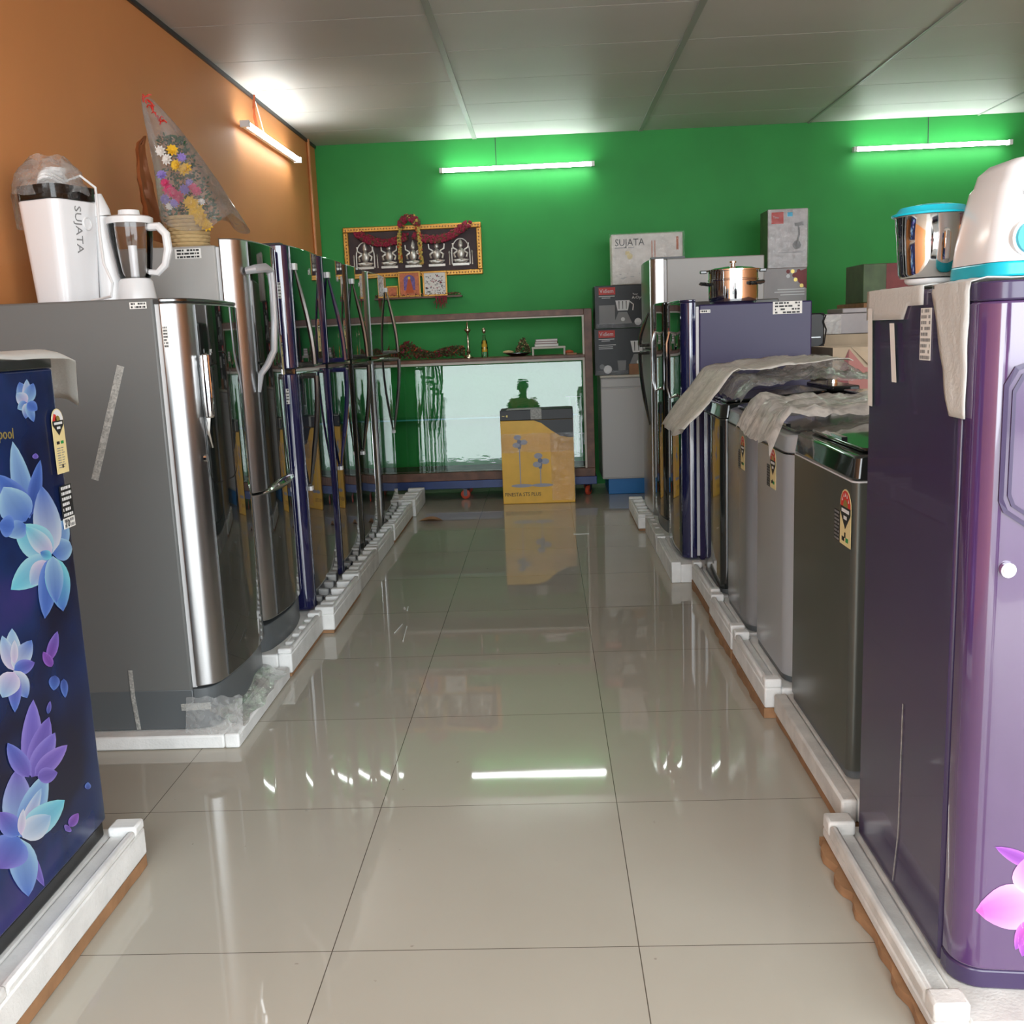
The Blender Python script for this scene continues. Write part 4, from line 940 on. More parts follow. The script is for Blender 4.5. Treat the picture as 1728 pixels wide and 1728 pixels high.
# ------------------------------------------------------------------ shop counter with glass
cb=thing('glass_counter','brown wooden display counter with glass front on orange wheels against the green wall','display cabinet',(-.45,7.26,0),0)
X0,X1=-.92,.785          # local extents (world -1.37 .. .335)
f=MB(); y0,y1=-.20,.19
f.box(X0,X1,y0,y1,.145,.205); f.box(X1-.055,X1,y0,y0+.06,.205,1.32); f.box(X1-.055,X1,y1-.06,y1,.205,1.32)
f.box(X0,X0+.055,y0,y0+.06,.205,1.32); f.box(X0,X0+.055,y1-.06,y1,.205,1.32)
f.box(X0+.055,X1-.055,y0,y0+.04,1.278,1.32); f.box(X0+.055,X1-.055,y1-.04,y1,1.278,1.32)
for x in (X0,X1-.055): f.box(x,x+.055,y0+.06,y1-.06,1.285,1.32)
f.build('frame','wood',cb,bevel=.003)
MB().box(X0+.055,X1-.055,y0+.06,y1-.06,.206,.212).build('bottom_board','wood',cb)
MB().box(X0,X1-.056,y0-.012,y1-.001,.985,1.006).build('deck_board','wood',cb,bevel=.002)
MB().box(X0,X1-.056,y0-.004,y0+.02,.968,.9845).build('beading','wood_edge',cb)
b=MB(); b.box(X0+.055,X1-.055,y0+.004,y0+.03,1.268,1.2775); b.box(X1-.068,X1-.0555,y0+.004,y0+.03,1.0065,1.268); b.build('beading','wood_edge',cb)
MB().box(X1-.0700,X1-.0555,y0+.004,y0+.03,.206,.967).build('beading','wood_edge',cb)
for z,m in ((.575,'shelf_glass'),):
    MB().box(X0+.06,X1-.11,y0+.125,y1-.03,z,z+.008).build('glass_shelf',m,cb)
    MB().box(X0+.06,X1-.11,y0+.120,y0+.1245,z-.001,z+.009).build('shelf_edge','glass_edge',cb)
yw=lambda x:.0235*(x-X0)-.012
a=[(x,yy+yw(x),.207) for x,yy in ((X0+.06,y0+.018),(X1-.072,y0+.018),(X1-.072,y0+.023),(X0+.06,y0+.023))]
tl=math.tan(math.radians(4.2))*.76
b=MB(); b.hexa(a,[(x,yy+tl,.966) for x,yy,z in a]); b.build('glass_pane','pane',cb,smooth=0)
b=MB()
for x in (.62,.665,.70): b.tube([(x,-.06,.30),(x,-.06,.70)],.0035,6)
b.tube([(.59,-.06,.705),(.70,-.06,.705)],.005,6); b.tube([(.59,-.06,.44),(.715,-.06,.44),(.715,-.06,.36)],.005,6)
b.build('wire_rack','white_pl',cb)
MB().box(X0-.01,X1+.01,y0+.01,y1,.085,.144).build('blue_plinth','blue_paint',cb,bevel=.003)
for x in (-.155,.735):
    for y in (-.135,.13):
        wx=x
        w_=MB(); w_.lathe([(.014,-.014),(.026,-.014),(.034,-.010),(.035,0),(.034,.010),(.026,.014),(.014,.014)],(0,0,0),24)
        ang=0 if x<0 else math.radians(62)
        o=w_.build('wheel','rubber_red',cb,loc=(x,y,.0355),rot=(PI/2,0,ang))
        h=MB(); h.lathe([(0,-.0155),(.0135,-.0155),(.0135,.0155),(0,.0155)],(0,0,0),14); h.build('hub','dark_metal',o)
        c=MB()
        for s in (-1,1): c.box(-.012,.012,s*.020-.0015,s*.020+.0015,.0,.0485)
        c.box(-.02,.02,-.0215,.0215,.0415,.0475); c.build('fork','dark_metal',o,loc=(0,0,0),rot=(-PI/2,0,0))

# items on the counter deck (z = 1.006)
ZD=1.0065
b=MB(); b.lathe([(.036,0),(.036,.008),(.016,.020),(.010,.03),(.016,.045),(.010,.06),(.007,.10),(.011,.115),(.007,.13),(.007,.175),(.014,.185),(.024,.195),(.024,.203),(.008,.212),(.006,.245),(0,.262)],(0,0,0),20)
tag(b.build('oil_lamp','brass',None,loc=(-.548,7.27,ZD)),'tall slim metal oil lamp standing on the counter among dry flowers','oil lamp')
bt=thing('glass_bottle','small glass bottle with orange contents and stopper on the counter beside the oil lamp','bottle',(-.43,7.26,ZD))
b=MB(); b.lathe([(.022,0),(.024,.01),(.024,.06),(.020,.11),(.010,.135),(.009,.16),(.008,.16),(.017,.11),(.021,.06)],(0,0,0),18); b.build('bottle','jar_glass',bt)
b=MB(); b.lathe([(0,.04),(.020,.04),(.020,.09),(.012,.12),(0,.12)],(0,0,0),14); b.build('contents','petal_y',bt)
b=MB(); b.ball((0,0,.19),.017,10,sc=(.8,.6,1.3)); b.build('stopper','brass',bt)
pt=thing('steel_plate','dark metal plate on the counter under the dried flowers','plate',(-.19,7.27,ZD))
MB().lathe([(.0,.0),(.05,.0),(.09,.018),(.108,.022),(.108,.025),(.088,.022),(.05,.005),(0,.005)],(0,0,0),32).build('plate','steel_dark',pt,)
MB().ball((-.07,-.02,.032),.02,8,sc=(2,1,.6)).build('coconut_piece','wicker',pt)
def heap(n,x0,x1,y0,y1,hf,mats,seed,size=.012):
    rd=random.Random(seed); b=MB()
    for i in range(n):
        x=rd.uniform(x0,x1); y=rd.uniform(y0,y1); z=hf(x)*rd.random()**.7+.004
        p=Vector((x,y,z)); d=Vector((rd.uniform(-1,1),rd.uniform(-1,1),rd.uniform(-.6,.9))).normalized()*size*rd.uniform(.7,1.8); s=d.cross(Vector((rd.random(),1,rd.random()))).normalized()*size*.35
        b.add([p-d*.5,p+s,p+d*.5,p-s],[(0,1,2,3)],rd.choices(range(len(mats)),weights=[5,3,2,1][:len(mats)])[0])
    return b
o=heap(1900,-1.10,-.575,7.15,7.32,lambda x:.038+.040*abs(math.sin(x*9+1))+.045*math.exp(-((x+.98)/.05)**2),['leaf_dry','garland_dry','garland','garland_orange'],3,.016).build('dried_garland',['leaf_dry','garland_dry','garland','garland_orange'],None,loc=(0,0,ZD+.008),smooth=0)
tag(o,'heap of dried flower garlands on the left of the counter deck','dried flowers',kind='stuff')
o=heap(260,-.05,.05,-.035,.035,lambda x:.105*math.exp(-(x/.04)**2),['garland_dry','petal_w','leaf_dry'],6,.016).build('dried_bouquet',['garland_dry','wicker','leaf_dry'],None,loc=(-.155,7.28,ZD+.022),smooth=0)
tag(o,'small brown bunch of dried flowers lying on the metal plate','dried flowers',kind='stuff')
st=thing('small_stand','low white stand on the counter carrying pink books','stand',(.03,7.26,ZD))
MB().box(-.12,.12,-.07,.07,.046,.060).build('top_board','wood_edge',st,bevel=.002)
for s in (-1,1): MB().box(s*.112-.006,s*.112+.006,-.06,.06,.0,.0455).build('leg','wood_edge',st)
for k,(w,h,m,a) in enumerate(((.17,.020,'carton_grey',.03),(.16,.016,'maroon_carton' if False else 'carton_maroon',-.02),(.155,.016,'carton_grey',.05))):
    z=ZD+.0605+(0,.0205,.037)[k]
    bkk=thing('book',('bottom','middle','top')[k]+' book of the small stack on the low white stand','book',(.015,7.26,z),a,'books stacked on the small stand')
    MB().box(-w/2,w/2,-.05,.05,0,h).build('cover',m,bkk,bevel=.001)
    MB().box(-w/2+.003,w/2-.003,-.0506,-.0501,.003,h-.003).build('pages','paper',bkk)
b=MB(); b.ball((0,0,.016),.022,10,sc=(1.5,1,.7)); tag(b.build('orange_pouch','garland_orange',None,loc=(.175,7.22,ZD)),'small orange pouch on the counter right of the stand','pouch')
b=MB(); b.box(-.035,.035,-.02,.02,0,.012); tag(b.build('wood_chip','wood_light',None,loc=(.245,7.14,ZD) if False else (.19,7.13,ZD)),'flat wooden piece at the right end of the counter deck','wood piece')

# ------------------------------------------------------------------ picture frames and garlands on the green wall
pf=thing('picture_frame','long gold picture frame with five silver relief figures on dark maroon backing','picture frame',(-.953,YB-.002,1.80),0)
Wp,Hp=1.03,.375; t_=.038
b=MB(); b.box(-Wp/2,Wp/2,-.03,0,Hp/2-t_,Hp/2); b.box(-Wp/2,Wp/2,-.03,0,-Hp/2,-Hp/2+t_); b.box(-Wp/2,-Wp/2+t_,-.03,0,-Hp/2+t_,Hp/2-t_); b.box(Wp/2-t_,Wp/2,-.03,0,-Hp/2+t_,Hp/2-t_)
b.build('frame','gold',pf,bevel=.006)
b=MB(); r_=Wp/2-t_*.55; rz=Hp/2-t_*.5
nb=46
for k in range(nb):
    x=-r_+2*r_*k/(nb-1)
    for s in (-1,1): b.ball((x,-.031,s*rz),.006,6)
for k in range(14):
    z=-rz+2*rz*(k+.5)/14
    for s in (-1,1): b.ball((s*r_,-.031,z),.006,6)
b.build('beaded_edge','wood_light',pf)
MB().box(-Wp/2+t_,Wp/2-t_,-.012,-.004,-Hp/2+t_,Hp/2-t_).build('backing','backing',pf)
def figure(x,kind):
    b=MB(); yb=-.015
    b.box(x-.055,x+.055,yb-.012,yb+.003,-.118,-.104); b.ball((x,yb,-.09),.045,10,sc=(1,.3,.35))   # seat
    b.ball((x,yb,-.045),.032,10,sc=(.8,.4,1.1)); b.ball((x,yb,.004),.017,10,sc=(1,.6,1.1))       # torso, head
    b.lathe([(.016,0),(.010,.018),(.0,.034)],(x,yb,.014),10,squash=.5)                             # crown
    for s in (-1,1):
        b.tube([(x+s*.022,yb,-.03),(x+s*.045,yb-.004,-.045),(x+s*.038,yb-.008,-.07)],.007,6)
        b.tube([(x+s*.022,yb,-.025),(x+s*.05,yb-.002,-.01),(x+s*.052,yb-.004,.018)],.006,6)
        b.tube([(x+s*.005,yb-.004,-.085),(x+s*.045,yb-.012,-.088),(x+s*.015,yb-.012,-.097)],.010,6)
    if kind:
        b.tube([(x+.06*math.cos(t),yb+.002,-.04+.085*math.sin(t)) for t in [PI*k/14 for k in range(15)]],.004,6)
        for s in (-1,1): b.tube([(x+s*.06,yb+.002,-.11),(x+s*.06,yb+.002,-.04)],.004,6)
    b.v=[(x+(vx-x)*1.12,vy,-.118+(vz+.118)*1.2) for vx,vy,vz in b.v]
    return b.build('relief_figure','silver_relief',pf,smooth=60)
for k,x in enumerate((-.36,-.18,-.0,.175,.355)): figure(x,k in (0,4))
for x in (-.445,-.27,.27,.44):
    b=MB(); b.lathe([(.007,0),(.005,.012),(.005,.08),(.009,.088),(.004,.1),(0,.104)],(x,-.016,-.112),8); b.build('relief_pillar','silver_relief',pf)
rd=random.Random(11)
def garland(name,label,pts,r,mats_,n,ball=.010,cat='garland',hang=None):
    b=MB(); P=[Vector(p) for p in pts]; L=[0]
    for a,c in zip(P[:-1],P[1:]): L.append(L[-1]+(c-a).length)
    for i in range(n):
        s=(i+.5)/n*L[-1]; k=max(j for j in range(len(L)-1) if L[j]<=s); q=P[k].lerp(P[k+1],(s-L[k])/(L[k+1]-L[k]))
        t=rd.random()*2*PI; rr=r*(.5+.5*rd.random()); b.ball(q+Vector((rr*math.cos(t),rr*.5*math.sin(t),rr*math.sin(t)*.8)),ball*rd.uniform(.7,1.2),5,mi=rd.choices(range(len(mats_)),weights=[6,2,1][:len(mats_)])[0])
    o=b.build(name,mats_,None,smooth=0); return tag(o,label,cat)
yg=YB-.055
def sag(x0,z0,x1,z1,d,n=14): return [(x0+(x1-x0)*k/n, yg, z0+(z1-z0)*k/n-d*math.sin(PI*k/n)) for k in range(n+1)]
garland('red_garland','thick dark red garland sagging over the left half of the gold picture frame',sag(-1.35,1.935,-1.0,1.905,.055),.030,['garland','garland_dry'],420,.013)
garland('red_garland','thick dark red garland sagging over the right half of the gold picture frame',sag(-.93,1.905,-.535,1.975,.062),.030,['garland','garland_dry'],440,.013)
top_=[(-.965+.055*math.cos(t),yg-.015,1.985+.05*math.sin(t)) for t in [PI*k/12 for k in range(13)]]
garland('red_garland','red flower crown arching above the middle of the gold picture frame',top_,.026,['garland','garland_dry','garland_yellow'],190,.013)
garland('bud_garland','thin string of yellow and red buds hanging left of the frame middle',[(-1.018,yg-.02,1.985),(-1.045,yg-.02,1.90),(-1.04,yg-.025,1.72)],.010,['garland_yellow','garland_orange','leaf_dry'],170,.010)
garland('bud_garland','thin string of yellow and red buds hanging right of the frame middle',[(-.912,yg-.02,1.985),(-.895,yg-.02,1.90),(-.885,yg-.025,1.70)],.010,['garland_yellow','garland_orange','leaf_dry'],170,.010)
# small shelf with pictures
sh=MB().box(-1.20,-.60,YB-.10,YB-.001,1.452,1.464).build('wall_shelf','wood',None); tag(sh,'narrow wooden shelf on the green wall under the gold picture frame','shelf')
def small_frame(label,x,w,h,kind):
    t=thing('small_picture',label,'picture',(x,YB-.075,1.4645),0); 
    b=MB(); e=.012
    b.box(-w/2,w/2,-.012,0,0,e); b.box(-w/2,w/2,-.012,0,h-e,h); b.box(-w/2,-w/2+e,-.012,0,e,h-e); b.box(w/2-e,w/2,-.012,0,e,h-e); b.build('frame','gold',t,bevel=.002)
    m={'deity':'orange_light','script':'paper','plain':'orange_light'}[kind]
    MB().box(-w/2+e,w/2-e,-.008,-.002,e,h-e).build('print',m,t)
    if kind=='deity':
        b=MB(); n=14; arch=[(-.042,.05),(.042,.05)]+[(.042*math.cos(PI*k/n),.125+.035*math.sin(PI*k/n)) for k in range(n+1)]
        b.prism([(x_,z) for x_,z in arch],-.0095,-.0082,'y'); b.build('arch','violet_print',t,smooth=0)
        b=MB(); b.prism([(-.030,.03),(.030,.03),(.018,.09),(.008,.13),(-.008,.13),(-.018,.09)],-.0115,-.0097,'y'); b.disc((0,-.0107,.138),.010,'y',14,1,.002); b.build('printed_figure',['garland_orange','petal_y'],t,smooth=0)
    if kind=='script':
        b=MB(); rd2=random.Random(4)
        for i in range(90):
            x_=rd2.uniform(-w/2+.018,w/2-.026); z=rd2.uniform(.02,h-.03); b.box(x_,x_+rd2.uniform(.004,.014),-.0092,-.0081,z,z+rd2.uniform(.002,.009),mi=rd2.choice((0,0,0,1)))
        b.build('printed_script',['grey_ink','garland'],t,smooth=0)
    return t
small_frame('small gold-framed print of a seated orange figure under an arch',-.985,.165,.185,'deity')
small_frame('small gold-framed white sheet of dense script',-.795,.182,.18,'script')
small_frame('small orange picture, lowest, left end of the wall shelf',-1.115,.085,.085,'plain')
o=heap(420,-1.19,-.61,-.065,-.015,lambda x:.018,['garland_dry','garland','leaf_dry'],13,.011)
for i in range(26):
    x=-.80+.09*random.random(); q=[(x,-.1,.0),(x+.01*random.random(),-.108,-.03),(x+random.uniform(-.03,.02),-.105,-.05-.05*random.random())]; o.tube(q,.0015,4,mi=1)
o=o.build('dried_garland',['garland_dry','garland','wicker'],None,loc=(0,YB-.028,1.4645),smooth=0); tag(o,'dry brown garland strewn along the narrow wall shelf','dried flowers',kind='stuff')

# ------------------------------------------------------------------ yellow fan carton
yc=thing('fan_carton','yellow carton with printed pedestal fans and a black top, standing before the counter','carton',(-.068,6.93,0),math.radians(-1))
MB().box(-.250,.250,-.10,.10,.001,.58).build('carton','yellow',yc,bevel=.004)
b=MB(); b.box(-.250,.250,-.10,.10,.5805,.652); b.build('top_band','carton_black',yc,bevel=.004)
b=MB(); pts=[(-.249,.5795),(.249,.5795),(.249,.455),(.215,.456),(.16,.466),(.10,.505),(.03,.560),(-.02,.5775)]; b.prism(pts,-.1022,-.1005,'y'); b.build('black_swoosh','carton_black',yc,smooth=0)
def fan(b,x,z,s,stem,base):
    for a in (90,210,330):
        q=math.radians(a+20); b.disc((x+s*.62*math.cos(q),-.1022,z+s*.62*math.sin(q)),s*.52,'y',14,0,.001,ry=s*.36)
    b.disc((x,-.1026,z),s*.30,'y',12,1,.001); b.prism([(x-.010,z-s*1.0),(x+.010,z-s*1.0),(x+.016,z-s*.3),(x-.016,z-s*.3)],-.1026,-.1017,'y',1)
    b.prism([(x-.003,base),(x+.003,base),(x+.004,z-s),(x-.004,z-s)],-.1022,-.1014,'y',0)
    b.disc((x+.01,-.1022,base),.075,'y',20,0,.001,ry=.012)
b=MB(); fan(b,-.125,.435,.05,.1,.128); fan(b,.015,.300,.056,.1,.128); b.build('printed_fans',['silver_print' if False else 'grey_blue','dark_blue_print'] if False else [mat('fan_print',(.36,.36,.42),.4),mat('fan_print_dark',(.16,.18,.27),.4)],yc,smooth=0,label='printed grey pedestal fans')
text('FINESTA STS PLUS',.036,'carton_lettering','black_ink',yc,(-.238,-.1015,.055),(PI/2,0,0),sx=.88)
text('~ e',.030,'brand_mark','gold_ink',yc,(-.236,-.1012,.605),(PI/2,0,0))
b=MB(); b.box(-.205,.03,-.101,.04,.6525,.6545); b.box(-.04,.035,-.1030,-.1008,.585,.654); b.build('packing_tape','tape',yc,smooth=0,label='silvery packing tape strip')
b=MB(); b.grid(lambda s,q:(-.252+.504*s,-.1065-.004*abs(nz(s*8,q*8,1)),.36+.13*q+.02*s*0+.01*nz(s*5,q*3,4)),30,8); b.grid(lambda s,q:(.09+.165*s,-.1065-.004*abs(nz(s*8,q*8,7)),.02+.47*q),8,24); b.build('film_wrap','wrap',yc,smooth=60)

# ------------------------------------------------------------------ grey cabinet and boxes at the back right
gc=thing('grey_cabinet','pale grey cabinet on a bright blue base beside the counter','cabinet',(.68,7.33,0),0)
MB().box(-.293,.293,-.24,.24,.113,.835).build('body','cabinet_grey',gc,bevel=.008)
MB().box(-.290,.290,-.248,-.2405,.125,.760).build('door','cabinet_grey',gc,bevel=.005)
MB().box(-.290,.290,-.248,-.2405,.768,.828).build('drawer','cabinet_grey',gc,bevel=.005)
MB().box(-.25,.293,-.215,.22,.001,.112).build('blue_base','bright_blue',gc,bevel=.003)
MB().box(-.296,.296,-.252,.242,.8355,.851).build('top_board','wood_edge',gc,bevel=.003)
def vbox(label,x0,x1,y,z0,z1,kind):
    t=thing('appliance_box',label,'box',((x0+x1)/2,y+.13,z0),0); w=(x1-x0)/2; h=z1-z0
    MB().box(-w,w,-.13,.13,0,h).build('box','carton_black',t,bevel=.003)
    b=MB(); k=h/.27; 
    b.box(-w+.03,-w+.145,-.1312,-.1302,h-.062,h-.012,0); b.build('red_logo_patch','red',t,smooth=0)
    text('Vidiem',.040,'brand_lettering','white_ink',t,(-w+.036,-.1320,h-.050),(PI/2,0,0),sx=.88)
    b=MB(); b.box(-w+.03,-w+.14,-.1310,-.1301,h-.075,h-.070); b.box(-w+.05,-w+.11,-.1310,-.1301,h-.086,h-.082)
    if kind==2:
        for q in (.115,.128,.140): b.box(-w+.03,-w+.13+.02*(q<.12),-.1310,-.1301,h-q,h-q+.004)
    b.build('small_print','white_ink',t,smooth=0)
    def blender(b,x,z,s):
        b.prism([(x-.05*s,z+.16*s),(x+.05*s,z+.16*s),(x+.036*s,z+.09*s),(x-.036*s,z+.09*s)],-.1312,-.1302,'y',0)
        for q in (-.025,.0,.025): b.prism([(x+q*s-.003*s,z+.155*s),(x+q*s+.003*s,z+.155*s),(x+q*s+.002*s,z+.10*s),(x+q*s-.002*s,z+.10*s)],-.1318,-.1313,'y',2)
        b.prism([(x-.030*s,z+.08*s),(x+.030*s,z+.08*s),(x+.065*s,z),(x-.065*s,z)],-.1312,-.1302,'y',1); b.disc((x,-.1318,z+.03*s),.014*s,'y',14,0,.001)
        b.tube([(x+.05*s,-.1316,z+.15*s),(x+.075*s,-.1316,z+.13*s),(x+.07*s,-.1316,z+.09*s)],.004*s,5,mi=0)
    b=MB(); 
    if kind==1:
        blender(b,-w+.195,.03,1.0); b.prism([(-w+.03,.03),(-w+.14,.03),(-w+.14,.16),(-w+.03,.16)],-.1311,-.1302,'y',1); b.disc((-w+.30,-.1312,.04),.025,'y',12,0,.001)
    else:
        blender(b,-w+.31,.05,1.15); b.prism([(-w+.16,.10),(-w+.22,.10),(-w+.215,.03),(-w+.165,.03)],-.1312,-.1302,'y',1); b.disc((-w+.09,-.1312,.04),.03,'y',12,0,.001); b.disc((-w+.05,-.1312,.06),.018,'y',12,1,.001)
    b.build('printed_blender',['white_ink','grey_ink','black_ink'],t,smooth=0)
    if kind==1:
        text('Your',.018,'slogan_lettering','white_ink',t,(-w+.265,-.1320,h-.070),(PI/2,0,0)); text('ArDyC',.028,'slogan_lettering','white_ink',t,(-w+.260,-.1320,h-.096),(PI/2,0,0))
    b=MB(); b.grid(lambda s,q:(-w+2*w*s,-.137-.003*abs(nz(s*9,q*7,kind)),.0+.03*q if kind==2 else h*.0+.035*q+.0),14,3); b.build('film_wrap','wrap',t,smooth=60)
    return t
vbox('black mixer box with red logo patch standing on the grey cabinet, lower of the pair',.353,.77,7.13,.8515,1.175,2)
vbox('black mixer box with a slogan, stacked on the lower black box',.361,.775,7.13,1.1765,1.47,1)
sj=thing('mixer_carton','white film-wrapped carton lettered in grey capitals on top of the black boxes','carton',(.733,7.24,1.4715),math.radians(-1))
MB().box(-.245,.245,-.12,.12,0,.34).build('carton','carton_white',sj,bevel=.006)
text('SUJATA',.066,'brand_lettering','black_ink',sj,(-.222,-.1215,.262),(PI/2,0,0),sx=.92)
b=MB()
b.box(-.222,-.14,-.1208,-.1203,.246,.251,0); b.box(-.13,-.09,-.1208,-.1203,.246,.251,0)
for i in range(30):
    x=random.uniform(-.225,.10); z=random.uniform(.02,.16); b.box(x,x+random.uniform(.005,.03),-.1208,-.1203,z,z+.003,0)
b.box(-.15,-.12,-.1208,-.1203,.20,.225,1); b.disc((-.12,-.1207,.19),.02,'y',14,1,.0006); b.box(.03,.036,-.1208,-.1203,.05,.29,2); b.box(.05,.056,-.1208,-.1203,.05,.29,2); b.box(.20,.215,-.1208,-.1203,.22,.31,2)
b.build('carton_print',['grey_ink','cream','orange_light'],sj,smooth=0)
def wrapf(w,h,y,seed):
    def fn(s,q): return (-w-.012+(2*w+.024)*s+.004*nz(s*3,q*5,seed), y-.004-.007*abs(nz(s*9,q*11,seed)), -.0+h*q)
    return fn
MB().grid(wrapf(.245,.345,-.125,4),28,22).build('film_wrap','wrap',sj,smooth=60)
wb=MB().box(-.075,.10,-.012,.012,0,.075).build('wood_block','wood_light',None,loc=(.635,7.055+.055-.055,.8515),bevel=.003) 
wb.location=(.665,7.098,.8515)
tag(wb,'brown wooden block on the front edge of the grey cabinet','wood block')

def plain_box(name,label,cat,x0,x1,y0,y1,z0,z1,m,rot=0,group=None,bev=.004):
    t=thing(name,label,cat,((x0+x1)/2,(y0+y1)/2,z0),rot,group); MB().box(-(x1-x0)/2,(x1-x0)/2,-(y1-y0)/2,(y1-y0)/2,0,z1-z0).build('box',m,t,bevel=bev); return t
s0=plain_box('brown_carton','large plain brown carton standing behind the silver refrigerator','carton',1.10,1.72,6.85,7.35,.001,.70,'card')
s1=plain_box('brown_carton','plain brown carton stacked under the grey mixer box','carton',1.12,1.70,6.86,7.34,.7015,1.298,'card_light')
s2=plain_box('grey_mixer_box','dark grey box with red corner print beneath the silver film-wrapped box','box',1.40,1.77,6.90,7.20,1.2995,1.528,'carton_grey')
b=MB()
for (x,z,m) in ((.06,.205,0),(.09,.205,1),(.13,.205,0),(.06,.175,2),(.10,.178,0),(.13,.17,0),(.11,.15,1),(.14,.14,0),(.15,.11,1)): b.disc((x,-.1507,z),.013,'y',12,m,.0008)
b.prism([(.09,.19),(.184,.222),(.184,.09),(.15,.11)],-.1506,-.1501,'y',0)
for z,w in ((.085,.17),(.068,.19),(.05,.15)): b.box(.16-w,.17,-.1506,-.1501,z,z+.007,2)
b.box(-.17,-.12,-.1506,-.1501,.03,.15,2)
b.build('box_print',['carton_maroon','gold_ink','white_ink'],s2,smooth=0)
s3=plain_box('silver_wrapped_box','silvery film-wrapped box with red logo on top of the dark grey box','box',1.52,1.785,6.95,7.18,1.5295,1.915,'carton_silver',bev=.005)
b=MB(); b.box(-.11,-.03,-.1165,-.1155,.29,.365,0); b.box(-.005,.03,-.1165,-.1155,.335,.362,1); b.build('logo_patch',['red','teal_panel'],s3,smooth=0)
text('Tina',.022,'brand_lettering','white_ink',s3,(-.10,-.1172,.325),(PI/2,0,0))
b=MB(); b.box(-.06,.10,-.1163,-.1155,.10,.104,0); b.prism([(.04,.29),(.10,.30),(.105,.275),(.05,.27)],-.1163,-.1155,'y',0); b.tube([(.07,-.116,.27),(.075,-.116,.22),(.06,-.116,.16)],.006,6,mi=0); b.disc((.06,-.116,.15),.028,'y',14,0,.001); b.build('box_print',['grey_ink'],s3,smooth=0)
MB().grid(lambda s,q:(-.137+.274*s+.003*nz(s*3,q*5,7),-.122-.008*abs(nz(s*9,q*11,17)),.01+.37*q),24,26).build('film_wrap','wrap',s3,smooth=60)
MB().box(-.1345,-.1328,-.113,.113,.004,.382).build('side_reflection','carton_olive',s3,smooth=0)  # dark green reflection on the box's left side, painted as a thin olive sheet

ba=thing('black_cooler','tall narrow black appliance with coiled cable behind the tall purple refrigerator','appliance',(1.385,5.35,0),0)
MB().box(-.06,.05,-.12,.12,.015,1.215).build('body','carton_black',ba,bevel=.008)
MB().box(-.064,.054,-.124,.124,.0,.0145).build('base','white_pl',ba)
b=MB(); b.tube([(.04,-.125,1.17),(.055,-.13,1.13),(.045,-.13,1.06),(.0,-.128,1.03),(-.045,-.126,1.02)],.004,6); b.tube([(.04,-.125,1.17),(.052,-.13,1.20),(.03,-.126,1.212)],.004,6); b.tube([(.045,-.126,.99),(.06,-.13,.96),(.058,-.13,.90),(.045,-.126,.88)],.004,6); b.build('cable','black',ba)
b=MB(); b.box(-.04,.03,-.1215,-.1202,1.09,1.095); b.box(-.04,.03,-.1215,-.1202,.99,.995); b.build('panel_line','steel_dark',ba)
MB().box(-.06,.045,-.1225,-.1203,.880,.900).build('white_strip','white_pl',ba)

s4=plain_box('brown_carton','brown carton under the open carton behind the washing machines','carton',1.36,1.95,4.82,5.22,.001,.80,'card_light')
oc=thing('open_carton','open brown carton with red inside flap behind the washing machines','carton',(1.655,5.02,.8015),0)
b=MB(); w,d,h,t_=.29,.19,.245,.005
b.box(-w,w,-d,-d+t_,0,h); b.box(-w,w,d-t_,d,0,h); b.box(-w,-w+t_,-d+t_,d-t_,0,h); b.box(w-t_,w,-d+t_,d-t_,0,h); b.box(-w+t_,w-t_,-d+t_,d-t_,0,t_); b.build('carton','card_light',oc)
b=MB(); b.prism([(-.215,.236),(-.215,.07),(-.292 if False else -.285,.07)],-d-.0022,-d-.0005,'y'); b.build('inside_gap','carton_maroon',oc,smooth=0)
b=MB(); b.prism([(-.213,.236),(-.14,.15),(.02,.12),(.02,.03),(-.213,.03)],-d-.0022,-d-.0005,'y'); b.build('red_inside_panel','card_in',oc,smooth=0)
b=MB(); b.add([(-.205,-d-.001,h),(.06,-d-.001,h),(.06,-d-.012,h-.10),(-.12,-d-.02,h-.09)],[(0,1,2,3)]); b.build('folded_flap','card_light',oc,smooth=0,solid=.003)
s6=plain_box('brown_carton','tall brown carton behind the open carton carrying the pale flat box','carton',1.45,2.1,5.50,5.95,.001,1.098,'card_light')
s7=plain_box('pale_flat_box','pale grey flat box printed with a small pot, behind the open carton','box',1.47,2.06,5.52,5.90,1.0995,1.208,'carton_grey')
b=MB(); b.box(.0,.07,-.1915,-.1902,.01,.055,0); b.tube([(.0+.005,-.191,.055),(.02,-.191,.085),(.05,-.191,.085),(.065,-.191,.055)],.003,6,mi=0); b.box(.02,.03,-.1920,-.1916,.015,.045,1); b.box(.04,.05,-.1920,-.1916,.015,.045,1); b.build('printed_pot',['black_ink','white_ink'],s7,smooth=0)
MB().grid(lambda s,q:(-.295+.13*s,-.195-.006*abs(nz(s*9,q*9,2)),.002+.10*q),12,10).build('film_wrap','film',s7,smooth=60)
s8=plain_box('flat_pack','thin pale flat pack lying on the pale grey box','box',1.62,2.05,5.56,5.86,1.2095,1.235,'carton_grey')
s9=plain_box('brown_carton','tall brown carton under the maroon box at the right','carton',1.90,2.32,6.10,6.65,.001,1.268,'card')
s10=plain_box('maroon_box','maroon box with olive side behind the nearest purple refrigerator','box',1.91,2.29,6.15,6.5,1.2695,1.495,'carton_olive')
MB().box(-.055,.189,-.1768,-.1752,.003,.222).build('front_panel','carton_maroon',s10,smooth=0)

